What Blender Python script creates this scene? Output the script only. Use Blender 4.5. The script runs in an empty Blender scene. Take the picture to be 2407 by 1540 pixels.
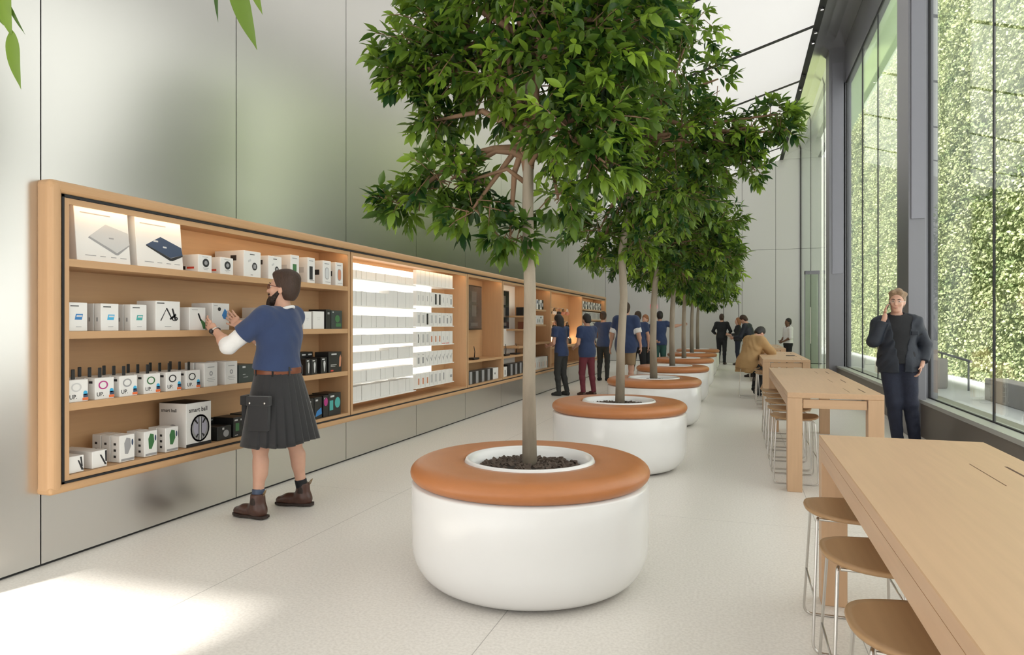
import bpy, bmesh, math, random
import numpy as np
from mathutils import Vector, Matrix

R = math.radians
PI = math.pi
scene = bpy.context.scene
C = scene.collection
random.seed(7)
rng = np.random.default_rng(7)

# ------------------------------------------------------------------ camera, world, lights, exposure
FPX, VPX, HORIZON = 1600.0, 1733.0, 765.0
YAW = math.atan((VPX - 1203.5) / FPX)
cd = bpy.data.cameras.new('camera')
cd.sensor_fit = 'HORIZONTAL'; cd.sensor_width = 36.0
cd.lens = 36.0 * FPX / 2407.0
cd.shift_y = -(770.0 - HORIZON) / 2407.0
cd.clip_start = 0.05; cd.clip_end = 300
cam = bpy.data.objects.new('camera', cd); C.objects.link(cam)
cam.location = (0, 0, 1.4)
cam.rotation_euler = (R(90), 0, YAW)
scene.camera = cam

world = bpy.data.worlds.new('world'); scene.world = world
world.use_nodes = True
bg = world.node_tree.nodes['Background']
bg.inputs[0].default_value = (1.0, 0.965, 0.94, 1); bg.inputs[1].default_value = 2.2

sd = bpy.data.lights.new('sun', 'SUN'); sd.energy = 17.0; sd.angle = R(2.2); sd.color = (1.0, 0.965, 0.9)
sun = bpy.data.objects.new('sun', sd); C.objects.link(sun)
sdir = Vector((0.27, 0.963, -0.81)).normalized()
sun.rotation_euler = sdir.to_track_quat('-Z', 'Y').to_euler()
sun.location = (-6, -20, 20)

scene.view_settings.view_transform = 'Standard'
scene.view_settings.look = 'None'
scene.view_settings.gamma = 1.0
scene.view_settings.use_curve_mapping = False
scene.view_settings.exposure = -0.10
CEILING_GLOW = .66

# ------------------------------------------------------------------ materials
MATS = {}
def mat(name, col, rough=0.5, metal=0.0, noise=0.0, nscale=8.0, stretch=(1, 1, 1), bump=0.0, bscale=60.0,
        emit=None, estr=0.0, spec=0.5, coat=0.0, sheen=0.0, sss=0.0, seam=None):
    if name in MATS: return MATS[name]
    m = bpy.data.materials.new(name); m.use_nodes = True
    nt = m.node_tree; b = nt.nodes['Principled BSDF']
    b.inputs['Base Color'].default_value = (*col, 1)
    b.inputs['Roughness'].default_value = rough
    b.inputs['Metallic'].default_value = metal
    b.inputs['Specular IOR Level'].default_value = spec
    if coat: b.inputs['Coat Weight'].default_value = coat; b.inputs['Coat Roughness'].default_value = .15
    if sheen: b.inputs['Sheen Weight'].default_value = sheen
    if sss:
        b.inputs['Subsurface Weight'].default_value = sss
        b.inputs['Subsurface Radius'].default_value = (.02, .008, .004)
        b.inputs['Subsurface Scale'].default_value = .5
    tc = nt.nodes.new('ShaderNodeTexCoord'); mp = nt.nodes.new('ShaderNodeMapping')
    mp.inputs['Scale'].default_value = stretch
    nt.links.new(tc.outputs['Object'], mp.inputs['Vector'])
    n = nt.nodes.new('ShaderNodeTexNoise'); n.inputs['Scale'].default_value = nscale; n.inputs['Detail'].default_value = 5
    nt.links.new(mp.outputs[0], n.inputs['Vector'])
    mx = nt.nodes.new('ShaderNodeMix'); mx.data_type = 'RGBA'; mx.blend_type = 'MIX'
    a = max(noise, .015)
    mx.inputs[6].default_value = (*[max(0, c * (1 - a)) for c in col], 1)
    mx.inputs[7].default_value = (*[min(1, c * (1 + a)) for c in col], 1)
    nt.links.new(n.outputs['Fac'], mx.inputs[0])
    nt.links.new(mx.outputs[2], b.inputs['Base Color'])
    if bump:
        bt = nt.nodes.new('ShaderNodeTexNoise'); bt.inputs['Scale'].default_value = bscale; bt.inputs['Detail'].default_value = 4
        nt.links.new(mp.outputs[0], bt.inputs['Vector'])
        bp = nt.nodes.new('ShaderNodeBump'); bp.inputs['Strength'].default_value = bump; bp.inputs['Distance'].default_value = .01
        nt.links.new(bt.outputs['Fac'], bp.inputs['Height']); nt.links.new(bp.outputs[0], b.inputs['Normal'])
    if emit:
        b.inputs['Emission Color'].default_value = (*emit, 1); b.inputs['Emission Strength'].default_value = estr
    MATS[name] = m
    return m

def wood(name, col, axis='Y', amt=.10):
    st = {'Y': (14, .7, 14), 'Z': (14, 14, .7), 'X': (.7, 14, 14)}[axis]
    return mat(name, col, rough=.42, noise=amt, nscale=3.2, stretch=st, spec=.35)

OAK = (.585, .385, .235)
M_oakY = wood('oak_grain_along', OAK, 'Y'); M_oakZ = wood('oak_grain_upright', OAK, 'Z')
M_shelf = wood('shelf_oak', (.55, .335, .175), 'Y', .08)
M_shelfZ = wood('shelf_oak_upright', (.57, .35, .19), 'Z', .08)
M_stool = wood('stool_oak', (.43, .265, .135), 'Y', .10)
M_black = mat('black_gap', (.012, .012, .013), .6)
M_white = mat('planter_white', (.79, .79, .785), .22, noise=.01, coat=.25)
M_leather = mat('tan_leather', (.46, .175, .06), .36, noise=.10, nscale=9, bump=.12, bscale=260)
M_soil = mat('soil', (.028, .02, .015), .9, noise=.5, nscale=40, bump=.8, bscale=60)
M_bark = mat('bark_chips', (.085, .06, .045), .8, noise=.5, nscale=30)
M_steel = mat('satin_steel', (.62, .60, .57), .28, metal=1.0)
M_frame = mat('window_metal', (.205, .205, .225), .38, metal=.55, noise=.04, nscale=2, stretch=(6, 6, .3))
M_bronze = mat('bronze_panel', (.155, .135, .12), .42, metal=.35, noise=.05, nscale=2)
M_sill = mat('sill_metal', (.42, .43, .42), .4, metal=.3)
M_skin = mat('skin_fair', (.62, .36, .26), .5, noise=.06, nscale=30, sss=.12)
M_skin2 = mat('skin_brown', (.17, .085, .05), .5, noise=.06, nscale=30)
M_navy = mat('navy_cotton', (.026, .048, .125), .85, noise=.12, nscale=14, bump=.15, bscale=90, sheen=.2)
M_kilt = mat('charcoal_wool', (.022, .022, .024), .85, noise=.15, nscale=40, sheen=.25)
M_blackcloth = mat('black_cloth', (.011, .012, .015), .8, noise=.25, nscale=14, bump=.2, bscale=50)
M_jacket = mat('blue_black_cotton', (.013, .018, .030), .62, noise=.25, nscale=10, bump=.25, bscale=40)
M_denim = mat('dark_denim', (.014, .018, .038), .8, noise=.35, nscale=18, bump=.3, bscale=60)
M_whitecloth = mat('white_cotton', (.80, .80, .80), .8, noise=.03, bump=.2, bscale=40)
M_grey = mat('grey_leggings', (.035, .037, .036), .8, noise=.15)
M_maroon = mat('maroon_cotton', (.16, .028, .042), .8, noise=.12)
M_khaki = mat('khaki_cotton', (.30, .21, .12), .85, noise=.08)
M_green = mat('green_trousers', (.03, .09, .08), .85, noise=.1)
M_beige = mat('camel_wool', (.42, .265, .12), .85, noise=.08, bump=.3, bscale=30)
M_boot = mat('brown_boot_leather', (.075, .032, .022), .35, noise=.35, nscale=16, bump=.15, bscale=40)
M_sole = mat('dark_sole', (.03, .018, .014), .7)
M_belt = mat('brown_belt', (.20, .06, .025), .45)
M_hairb = mat('dark_brown_hair', (.045, .020, .010), .45, noise=.5, nscale=10, stretch=(9, 9, 2), bump=.9, bscale=22)
M_beard = mat('dark_beard', (.022, .010, .006), .6, noise=.5, nscale=60, bump=.9, bscale=90)
M_hairk = mat('black_hair', (.012, .009, .008), .4, noise=.4, nscale=10, stretch=(9, 9, 2), bump=.6, bscale=30)
M_hairg = mat('sandy_grey_hair', (.34, .23, .14), .6, noise=.45, nscale=14, stretch=(6, 6, 2), bump=.9, bscale=40)
M_hairbl = mat('reddish_blond_hair', (.30, .12, .045), .5, noise=.4, nscale=14, bump=.6, bscale=40)
M_lens = mat('eye_white', (.6, .58, .55), .25); M_iris = mat('eye_dark', (.02, .015, .012), .2)
M_lip = mat('lips', (.40, .15, .12), .5)
M_glassframe = mat('spectacle_brown', (.12, .03, .02), .3)
M_card = mat('white_card', (.80, .79, .77), .45, noise=.01)
M_cardpale = mat('pale_card', (.78, .77, .75), .55, noise=.02)
M_carddark = mat('black_card', (.012, .012, .012), .4, noise=.1)
M_cardslate = mat('slate_card', (.035, .048, .045), .45, noise=.1)
M_ink = mat('black_ink', (.02, .02, .022), .5)
M_inkgrey = mat('grey_ink', (.33, .33, .34), .5)
M_inkpale = mat('pale_grey_ink', (.58, .58, .58), .5)
M_inkblue = mat('blue_ink', (.03, .20, .50), .4); M_inksky = mat('sky_ink', (.05, .42, .72), .4)
M_inkred = mat('red_ink', (.65, .07, .04), .4); M_inkorange = mat('orange_ink', (.85, .18, .05), .4)
M_inkgreen = mat('green_ink', (.05, .17, .06), .4); M_inkteal = mat('teal_ink', (.07, .40, .38), .4)
M_inkmag = mat('magenta_ink', (.45, .03, .22), .4); M_inknavy = mat('navy_ink', (.045, .07, .13), .4)
M_inkcopper = mat('copper_ink', (.62, .26, .15), .4); M_inksilver = mat('silver_ink', (.63, .64, .65), .35)
M_acryl = mat('white_acrylic', (.90, .89, .86), .3, noise=.01)
M_screen = mat('dark_screen', (.02, .022, .024), .12, noise=.5, nscale=3)
M_screenart = mat('screen_picture', (.09, .07, .06), .2, noise=.6, nscale=5)
M_plastic = mat('black_plastic', (.015, .015, .016), .3)
M_yellow = mat('yellow_plastic', (.45, .32, .03), .4)
M_pinkhp = mat('rose_metal', (.55, .26, .2), .3, metal=.5)
M_backlit = mat('backlit_panel', (.9, .88, .84), .6, emit=(1.0, .93, .82), estr=1.5)
M_ceil = mat('luminous_stretch_ceiling', (.34, .335, .325), .7, emit=(1.0, .975, .945), estr=CEILING_GLOW)
M_strip = mat('warm_light_strip', (.9, .8, .6), .6, emit=(1.0, .80, .52), estr=12.0)
M_lamp = mat('spot_lamp_glow', (.9, .8, .7), .6, emit=(1.0, .9, .75), estr=14.0)
M_exit = mat('exit_sign_face', (.75, .1, .12), .5, emit=(1.0, .25, .28), estr=.55)
M_shell = mat('white_plaster', (.74, .735, .72), .75, noise=.01)
M_sunblocker = mat('sun_blocker_white', (.7, .7, .7), .7)
M_palegreen = mat('pale_green_render', (.25, .34, .18), .8, noise=.04, nscale=.6)
M_paving = mat('pale_paving', (.66, .67, .70), .6, noise=.07, nscale=1.5)
M_stone = mat('grey_stone', (.36, .33, .32), .8, noise=.12, nscale=5)
M_ivybase = mat('ivy_undergrowth', (.30, .38, .19), .9, noise=.7, nscale=3.2, bump=1.0, bscale=4)
M_trunk = mat('tree_bark', (.29, .245, .185), .75, noise=.45, nscale=11, stretch=(1, 1, .3), bump=.6, bscale=26)
M_branch = mat('tree_branch', (.22, .13, .075), .75, noise=.3, nscale=9, stretch=(1, 1, .5), bump=.4, bscale=24)

def wallpanel():
    m = mat('satin_steel_wall', (.66, .645, .62), .28, metal=1.0, noise=.025, nscale=1.5, stretch=(1, 1, .2)); return m
M_wall = wallpanel()
M_farwall = mat('satin_steel_far_wall', (.63, .625, .61), .42, metal=.45, noise=.02, nscale=1.2, stretch=(1, 1, .2))
M_soffit = mat('soffit_steel', (.80, .80, .78), .22, metal=.9)

def floor_mat():
    m = bpy.data.materials.new('terrazzo_floor'); m.use_nodes = True; nt = m.node_tree; b = nt.nodes['Principled BSDF']
    tc = nt.nodes.new('ShaderNodeTexCoord')
    n = nt.nodes.new('ShaderNodeTexNoise'); n.inputs['Scale'].default_value = 70; n.inputs['Detail'].default_value = 8
    n2 = nt.nodes.new('ShaderNodeTexNoise'); n2.inputs['Scale'].default_value = .8; n2.inputs['Detail'].default_value = 3
    nt.links.new(tc.outputs['Object'], n.inputs[0]); nt.links.new(tc.outputs['Object'], n2.inputs[0])
    r = nt.nodes.new('ShaderNodeValToRGB'); r.color_ramp.elements[0].position = .35; r.color_ramp.elements[1].position = .6
    r.color_ramp.elements[0].color = (.74, .705, .66, 1); r.color_ramp.elements[1].color = (.84, .805, .76, 1)
    nt.links.new(n.outputs['Fac'], r.inputs[0])
    r2 = nt.nodes.new('ShaderNodeValToRGB'); r2.color_ramp.elements[0].color = (.95, .95, .94, 1); r2.color_ramp.elements[1].color = (1, 1, 1, 1)
    nt.links.new(n2.outputs['Fac'], r2.inputs[0])
    mx = nt.nodes.new('ShaderNodeMix'); mx.data_type = 'RGBA'; mx.blend_type = 'MULTIPLY'; mx.inputs[0].default_value = 1
    nt.links.new(r.outputs[0], mx.inputs[6]); nt.links.new(r2.outputs[0], mx.inputs[7])
    # slab joints, parallel to the long walls every 1.6 m, first one at x = -1.07, and across every 3.2 m
    sx = nt.nodes.new('ShaderNodeSeparateXYZ'); nt.links.new(tc.outputs['Object'], sx.inputs[0])
    def joint(out, off, per, w):
        a = nt.nodes.new('ShaderNodeMath'); a.operation = 'ADD'; a.inputs[1].default_value = off; nt.links.new(out, a.inputs[0])
        p = nt.nodes.new('ShaderNodeMath'); p.operation = 'PINGPONG'; p.inputs[1].default_value = per / 2; nt.links.new(a.outputs[0], p.inputs[0])
        l = nt.nodes.new('ShaderNodeMath'); l.operation = 'LESS_THAN'; l.inputs[1].default_value = w; nt.links.new(p.outputs[0], l.inputs[0])
        return l
    j1 = joint(sx.outputs[0], 1.07 + 16, 1.6, .0022); j2 = joint(sx.outputs[1], 1.3, 3.2, .0012)
    mxx = nt.nodes.new('ShaderNodeMath'); mxx.operation = 'MAXIMUM'
    nt.links.new(j1.outputs[0], mxx.inputs[0]); nt.links.new(j2.outputs[0], mxx.inputs[1])
    mj = nt.nodes.new('ShaderNodeMix'); mj.data_type = 'RGBA'; mj.inputs[7].default_value = (.42, .40, .37, 1)
    nt.links.new(mxx.outputs[0], mj.inputs[0]); nt.links.new(mx.outputs[2], mj.inputs[6])
    nt.links.new(mj.outputs[2], b.inputs['Base Color'])
    b.inputs['Roughness'].default_value = .34; b.inputs['Specular IOR Level'].default_value = .4
    return m
M_floor = floor_mat()

def glass_mat(name, tint, boost=1.0):
    m = bpy.data.materials.new(name); m.use_nodes = True; nt = m.node_tree; nt.nodes.clear()
    o = nt.nodes.new('ShaderNodeOutputMaterial'); t = nt.nodes.new('ShaderNodeBsdfTransparent'); g = nt.nodes.new('ShaderNodeBsdfGlossy')
    t.inputs[0].default_value = (*tint, 1); g.inputs['Roughness'].default_value = .0; g.inputs['Color'].default_value = (.95, 1, .97, 1)
    f = nt.nodes.new('ShaderNodeFresnel'); ge = nt.nodes.new('ShaderNodeNewGeometry'); io = nt.nodes.new('ShaderNodeMix')
    io.inputs[2].default_value = 1.5; io.inputs[3].default_value = 1 / 1.5      # same pane seen from either side
    nt.links.new(ge.outputs['Backfacing'], io.inputs[0]); nt.links.new(io.outputs[0], f.inputs[0])
    mu = nt.nodes.new('ShaderNodeMath'); mu.operation = 'MULTIPLY'; mu.inputs[1].default_value = boost; mu.use_clamp = True
    nt.links.new(f.outputs[0], mu.inputs[0])
    mx = nt.nodes.new('ShaderNodeMixShader'); nt.links.new(mu.outputs[0], mx.inputs[0]); nt.links.new(t.outputs[0], mx.inputs[1]); nt.links.new(g.outputs[0], mx.inputs[2])
    nt.links.new(mx.outputs[0], o.inputs[0]); return m
M_glass = glass_mat('window_glass', (.95, .975, .955), 1.0)
M_doorglass = glass_mat('door_glass', (.80, .84, .78), 1.0)

def leaf_mat(name, dark, light, trans=.35):
    m = bpy.data.materials.new(name); m.use_nodes = True; nt = m.node_tree; b = nt.nodes['Principled BSDF']; o = nt.nodes['Material Output']
    at = nt.nodes.new('ShaderNodeAttribute'); at.attribute_name = 'tone'
    mx = nt.nodes.new('ShaderNodeValToRGB')
    mx.color_ramp.elements[0].color = (*dark, 1); mx.color_ramp.elements[1].color = (*light, 1)
    nt.links.new(at.outputs['Fac'], mx.inputs[0]); nt.links.new(mx.outputs[0], b.inputs['Base Color'])
    b.inputs['Roughness'].default_value = .38
    tr = nt.nodes.new('ShaderNodeBsdfTranslucent'); nt.links.new(mx.outputs[0], tr.inputs[0])
    ms = nt.nodes.new('ShaderNodeMixShader'); ms.inputs[0].default_value = trans
    nt.links.new(b.outputs[0], ms.inputs[1]); nt.links.new(tr.outputs[0], ms.inputs[2]); nt.links.new(ms.outputs[0], o.inputs[0])
    return m
M_leaf = leaf_mat('fig_leaf', (.016, .062, .012), (.30, .46, .045), .38)
M_ivyleaf = leaf_mat('ivy_leaf', (.30, .38, .18), (.80, .83, .48), .25)

# ------------------------------------------------------------------ object helpers
def tag(o, label=None, cat=None, group=None, kind=None):
    if label: o['label'] = label
    if cat: o['category'] = cat
    if group: o['group'] = group
    if kind: o['kind'] = kind
    return o
def thing(name, label, cat, loc=(0, 0, 0), rz=0, group=None):
    o = bpy.data.objects.new(name, None); C.objects.link(o); o.empty_display_size = .05
    o.location = loc; o.rotation_euler = (0, 0, rz)
    return tag(o, label, cat, group)
def copy_tree(o, parent=None, loc=None, rz=None, label=None, group=None, scale=None):
    c = o.copy(); C.objects.link(c)
    if parent is not None: c.parent = parent
    if loc is not None: c.location = loc
    if rz is not None: c.rotation_euler = (0, 0, rz)
    if scale: c.scale = scale
    if label: c['label'] = label
    if group: c['group'] = group
    for ch in list(o.children): copy_tree(ch, c)
    return c

class MB:
    def __init__(s): s.v = []; s.f = []; s.sm = []
    def add(s, vs, fs, smooth=False):
        b = len(s.v); s.v += [tuple(map(float, p)) for p in vs]; s.f += [tuple(b + i for i in f) for f in fs]; s.sm += [smooth] * len(fs); return s
    def box(s, x0, x1, y0, y1, z0, z1):
        vs = [(x, y, z) for z in (z0, z1) for y in (y0, y1) for x in (x0, x1)]
        return s.add(vs, [(0, 2, 3, 1), (4, 5, 7, 6), (0, 1, 5, 4), (2, 6, 7, 3), (0, 4, 6, 2), (1, 3, 7, 5)])
    def bbox(s, x0, x1, y0, y1, z0, z1, bev=.005, seg=2):
        bm = bmesh.new(); bmesh.ops.create_cube(bm, size=1)
        for v in bm.verts: v.co = Vector(((x0 + x1) / 2 + v.co.x * (x1 - x0), (y0 + y1) / 2 + v.co.y * (y1 - y0), (z0 + z1) / 2 + v.co.z * (z1 - z0)))
        bmesh.ops.bevel(bm, geom=bm.edges[:], offset=bev, segments=seg, affect='EDGES', profile=.5)
        bm.verts.ensure_lookup_table()
        s.add([v.co for v in bm.verts], [[v.index for v in f.verts] for f in bm.faces]); bm.free(); return s
    def tube(s, pts, rad, n=8, cap=True, smooth=True):
        pts = [Vector(p) for p in pts]; m = len(pts)
        if not hasattr(rad, '__len__'): rad = [rad] * m
        vs = []; up = None
        for i, p in enumerate(pts):
            d = (pts[min(i + 1, m - 1)] - pts[max(i - 1, 0)]).normalized()
            if up is None:
                a = Vector((0, 0, 1)) if abs(d.z) < .9 else Vector((1, 0, 0)); up = d.cross(a).normalized()
            else:
                up = (up - d * up.dot(d)).normalized()
            w = d.cross(up)
            for k in range(n):
                t = 2 * PI * k / n; vs.append(p + (up * math.cos(t) + w * math.sin(t)) * rad[i])
        fs = [(i * n + k, i * n + (k + 1) % n, (i + 1) * n + (k + 1) % n, (i + 1) * n + k) for i in range(m - 1) for k in range(n)]
        s.add(vs, fs, smooth)
        if cap: b = len(s.v) - len(vs); s.f += [tuple(b + k for k in reversed(range(n))), tuple(b + (m - 1) * n + k for k in range(n))]; s.sm += [False, False]
        return s
    def lathe(s, prof, n=96, c=(0, 0, 0), smooth=True, wob=None):
        vs = []
        for (r, z) in prof:
            for k in range(n):
                t = 2 * PI * k / n; vs.append((c[0] + r * math.cos(t), c[1] + r * math.sin(t), c[2] + z))
        fs = [(i * n + k, i * n + (k + 1) % n, (i + 1) * n + (k + 1) % n, (i + 1) * n + k) for i in range(len(prof) - 1) for k in range(n)]
        return s.add(vs, fs, smooth)
    def prism(s, poly, x0, x1, axes='yz'):      # poly in a plane, extruded along the third axis
        n = len(poly)
        def mk(p, d):
            return {'yz': (d, p[0], p[1]), 'xz': (p[0], d, p[1]), 'xy': (p[0], p[1], d)}[axes]
        vs = [mk(p, x0) for p in poly] + [mk(p, x1) for p in poly]
        fs = [tuple(range(n)), tuple(reversed(range(n, 2 * n)))] + [(i, i + n, (i + 1) % n + n, (i + 1) % n) for i in range(n)]
        return s.add(vs, fs)
    def ellip(s, c, r, n=12, m=8):
        vs = []; 
        for i in range(m + 1):
            a = PI * i / m
            for k in range(n):
                t = 2 * PI * k / n; vs.append((c[0] + r[0] * math.sin(a) * math.cos(t), c[1] + r[1] * math.sin(a) * math.sin(t), c[2] + r[2] * math.cos(a)))
        fs = [(i * n + k, (i + 1) * n + k, (i + 1) * n + (k + 1) % n, i * n + (k + 1) % n) for i in range(m) for k in range(n)]
        return s.add(vs, fs, True)
    def build(s, name, m, parent=None, fixn=True):
        me = bpy.data.meshes.new(name); me.from_pydata(s.v, [], s.f)
        me.polygons.foreach_set('use_smooth', s.sm)
        if fixn:
            bm = bmesh.new(); bm.from_mesh(me); bmesh.ops.recalc_face_normals(bm, faces=bm.faces); bm.to_mesh(me); bm.free()
        me.materials.append(m)
        o = bpy.data.objects.new(name, me); C.objects.link(o)
        if parent is not None: o.parent = parent
        return o
def struct(name, mb, m, parent=None):
    o = mb.build(name, m, parent)
    if parent is None: o['kind'] = 'structure'
    return o
def rounded(pts, rad, seg=4):       # round the inner corners of a 3-D polyline
    pts = [Vector(p) for p in pts]; out = [pts[0]]
    for i in range(1, len(pts) - 1):
        a = (pts[i - 1] - pts[i]); b = (pts[i + 1] - pts[i]); r = min(rad, a.length * .45, b.length * .45)
        A = pts[i] + a.normalized() * r; B = pts[i] + b.normalized() * r
        for k in range(seg + 1):
            t = k / seg; out.append(A * (1 - t) ** 2 + pts[i] * 2 * t * (1 - t) + B * t * t)
    out.append(pts[-1]); return out
def superellipse(cx, cy, a, b, n=32, e=3.0):
    out = []
    for k in range(n):
        t = 2 * PI * k / n; c, s = math.cos(t), math.sin(t)
        out.append((cx + a * math.copysign(abs(c) ** (2 / e), c), cy + b * math.copysign(abs(s) ** (2 / e), s)))
    return out
_tx = {}
def text_mesh(body, size):
    if (body, size) in _tx: return _tx[(body, size)]
    cu = bpy.data.curves.new('lettering', 'FONT'); cu.body = body; cu.size = size; cu.extrude = .0002; cu.resolution_u = 2; cu.offset = size * .012
    o = bpy.data.objects.new('lettering', cu); C.objects.link(o)
    me = bpy.data.meshes.new_from_object(o.evaluated_get(bpy.context.evaluated_depsgraph_get()))
    bpy.data.objects.remove(o); _tx[(body, size)] = me; return me
def lettering(body, size, m, parent, loc, rot=(PI / 2, 0, PI / 2), name='lettering'):
    me = text_mesh(body, size).copy(); me.materials.clear(); me.materials.append(m)
    o = bpy.data.objects.new(name, me); C.objects.link(o); o.parent = parent; o.location = loc; o.rotation_euler = rot
    return o
#==SETTING==
# ------------------------------------------------------------------ the setting
XW, YFAR, XT, ZT = -3.83, 27.0, 1.55, 7.54
struct('floor', MB().box(-9.2, 2.9, -6.2, 30, -.12, 0), M_floor)

def ceil_z(x): return ZT + .30 * (x - XT)
mb = MB()
for i in range(12):                       # stretched luminous panels with dark gaps between them
    y0, y1 = -7.9 + 3.3 * i, -7.9 + 3.3 * (i + 1) - .11
    x0, x1 = (-9.3 if y0 > 1.5 else -4.0), XT
    mb.add([(x0, y0, ceil_z(x0)), (x1, y0, ceil_z(x1)), (x1, min(y1, 30), ceil_z(x1)), (x0, min(y1, 30), ceil_z(x0))], [(0, 1, 2, 3)])
    mb.add([(x0, y0, ceil_z(x0) + .05), (x1, y0, ceil_z(x1) + .05), (x1, min(y1, 30), ceil_z(x1) + .05), (x0, min(y1, 30), ceil_z(x0) + .05)], [(0, 1, 2, 3)])
ce = struct('ceiling', mb, M_ceil)
for i in range(1, 12):
    y = -7.9 + 3.3 * i - .115
    g = MB(); x0, x1 = (-9.3 if y > 1.5 else -4.0), XT
    g.add([(x0, y, ceil_z(x0) - .012), (x1, y, ceil_z(x1) - .012), (x1, y + .12, ceil_z(x1) - .012), (x0, y + .12, ceil_z(x0) - .012),
           (x0, y, ceil_z(x0) + .07), (x1, y, ceil_z(x1) + .07), (x1, y + .12, ceil_z(x1) + .07), (x0, y + .12, ceil_z(x0) + .07)],
          [(0, 1, 2, 3), (7, 6, 5, 4), (0, 4, 5, 1), (1, 5, 6, 2), (2, 6, 7, 3), (3, 7, 4, 0)])
    struct('ceiling_joint', g, M_black, ce)
struct('trim_1', MB().box(-9.4, 2.9, -6.2, 30, 8.25, 8.4), M_shell)       # roof slab

# left wall: tall satin panels with fine joints
mb = MB(); seams = [2.885 + 1.62 * k for k in range(11)]
edges = [1.9] + seams + [20.6]
for a, b in zip(edges[:-1], edges[1:]):
    if b < 2.9 or a > 20.3: mb.box(XW - .3, XW, a + .004, b - .004, .016, 7.9)
    else:
        b_ = min(b, 20.6)
        mb.box(XW - .02, XW, a + .004, b_ - .004, .016, .44).box(XW - .02, XW, a + .004, b_ - .004, 2.22, 7.9)
wl = struct('wall_left', mb, M_wall)
struct('panel_joint', MB().box(XW - .03, XW - .012, 1.9, 20.6, .03, .44).box(XW - .03, XW - .012, 1.9, 20.6, 2.22, 7.85).box(XW - .03, XW - .012, 1.9, 2.88, .44, 2.22), M_black, wl)
struct('baseboard_left', MB().box(XW - .3, XW - .012, 1.9, 20.6, 0, .016), M_black)
# the wall's near end turns outward, unseen, to let the sun in, and its far end turns to a recess
struct('wall_entrance_side', MB().box(-9.2, XW - .3, 1.9, 2.1, 0, 8.2), M_shell)
struct('wall_recess', MB().box(-9.2, XW - .3, 20.45, 20.6, 0, 8.2), M_farwall)
struct('wall_entrance_far', MB().box(-9.3, -9.15, -6, 30, 0, 8.2), M_shell)
# far wall with panel joints and a flush door
mb = MB(); xs = [-9.2, -7.1, -5.0, -2.9, -1.4, .17, 1.35, 2.9]
for a, b in zip(xs[:-1], xs[1:]):
    for z0, z1 in ((.02, 4.21), (4.22, 8.2)):
        if a == -1.4 and z0 < 1:
            mb.box(a + .006, -.50, YFAR, YFAR + .2, z0, 2.32); mb.box(.06, b - .006, YFAR, YFAR + .2, z0, 2.32)
            mb.box(a + .006, b - .006, YFAR, YFAR + .2, 2.32, z1)
        else: mb.box(a + .006, b - .006, YFAR, YFAR + .2, z0, z1)
wf = struct('wall_far', mb, M_farwall)
struct('panel_joint', MB().box(-9.2, 2.9, YFAR + .02, YFAR + .22, 0, 8.2), M_black, wf)
mb = MB().box(-.48, .04, YFAR + .005, YFAR + .06, .01, 2.30)
d1 = struct('door_1', mb, M_farwall)
struct('door_handle', MB().tube([(-.42, YFAR - .04, .95), (-.42, YFAR - .04, 1.12)], .01), M_steel, d1)
# storefront behind the camera: open to the daylight, openings shaped for the sun patch
struct('wall_back', MB().box(-9.2, -4.6, -6.2, -6.0, 7.44, 8.2).box(-4.6, 2.9, -6.2, -6.0, 4.6, 8.2).box(-4.7, -4.5, -6.2, -6, 0, 8.2).box(2.2, 2.9, -6.2, -6, 0, 8.2).box(-1.4, -1.2, -6.2, -6, 0, 8.2), M_shell)
struct('sun_blocker', MB().box(-4.6, 9, -19, -6.2, 4.6, 4.75), M_sunblocker)  # unseen slab added outside to block the sun while low skylight enters

# right side: sill wall, columns, frames and glass
XS, XG = 2.20, 2.40
ZS, ZHD, ZSO = .465, 7.03, 7.90
def window(name, y0, y1, joints, z0, z1, xg, frame=True):
    g = struct(name, MB().box(xg, xg + .012, y0, y1, z0, z1), M_glass)
    if frame:
        struct('window_frame', MB().box(xg - .05, xg + .10, y0 - .0, y0 + .10, z0, z1 + .0).box(xg - .05, xg + .10, y1 - .10, y1, z0, z1)
               .box(xg - .03, xg + .12, y0, y1, z1, ZSO - .02), M_frame, g)
    for y in joints:
        struct('glass_joint', MB().box(xg - .005, xg + .017, y - .008, y + .008, z0, z1), M_black, g)
    struct('glazing_seal', MB().box(xg - .008, xg + .02, y0, y1, z0 - .0, z0 + .018).box(xg - .008, xg + .02, y0 + .10, y0 + .12, z0, z1).box(xg - .008, xg + .02, y1 - .12, y1 - .10, z0, z1)
           .box(xg - .008, xg + .02, y0, y1, z1 - .02, z1), M_black, g)
    return g
window('window_1', -6, 10.34, [7.87, 4.3, .7, -2.9], .435, ZHD, XG)
window('window_2', 10.46, 17.5, [10.9, 13.7, 15.3], .435, ZHD, XG)
window('window_3', 17.95, YFAR, [19.9, 23.4], .05, ZSO, XS, frame=False)
struct('trim_2', MB().box(XS, XS + .45, -6, 17.5, 0, ZS - .04), M_bronze)            # low wall under the windows
mb = MB(); mb.prism([(XS - .012, ZS), (XG, .44), (XG + .1, .43), (XG + .1, .38), (XS - .012, ZS - .045)], -6, 17.5, 'xz'); struct('window_sill', mb, M_sill)
struct('trim_3', MB().bbox(2.06, 2.26, 9.78, 10.42, 0, ZSO, .006), M_frame)           # near column
struct('trim_4', MB().bbox(2.03, 2.38, 17.4, 17.95, 0, ZSO, .006), M_frame)          # far column
struct('trim_5', MB().box(2.09, 2.24, 9.755, 9.79, 2.75, ZSO - .4).box(2.1, 2.33, 17.38, 17.41, 2.6, ZSO - .4), mat('column_cover', (.23, .23, .26), .35, metal=.6))
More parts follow.
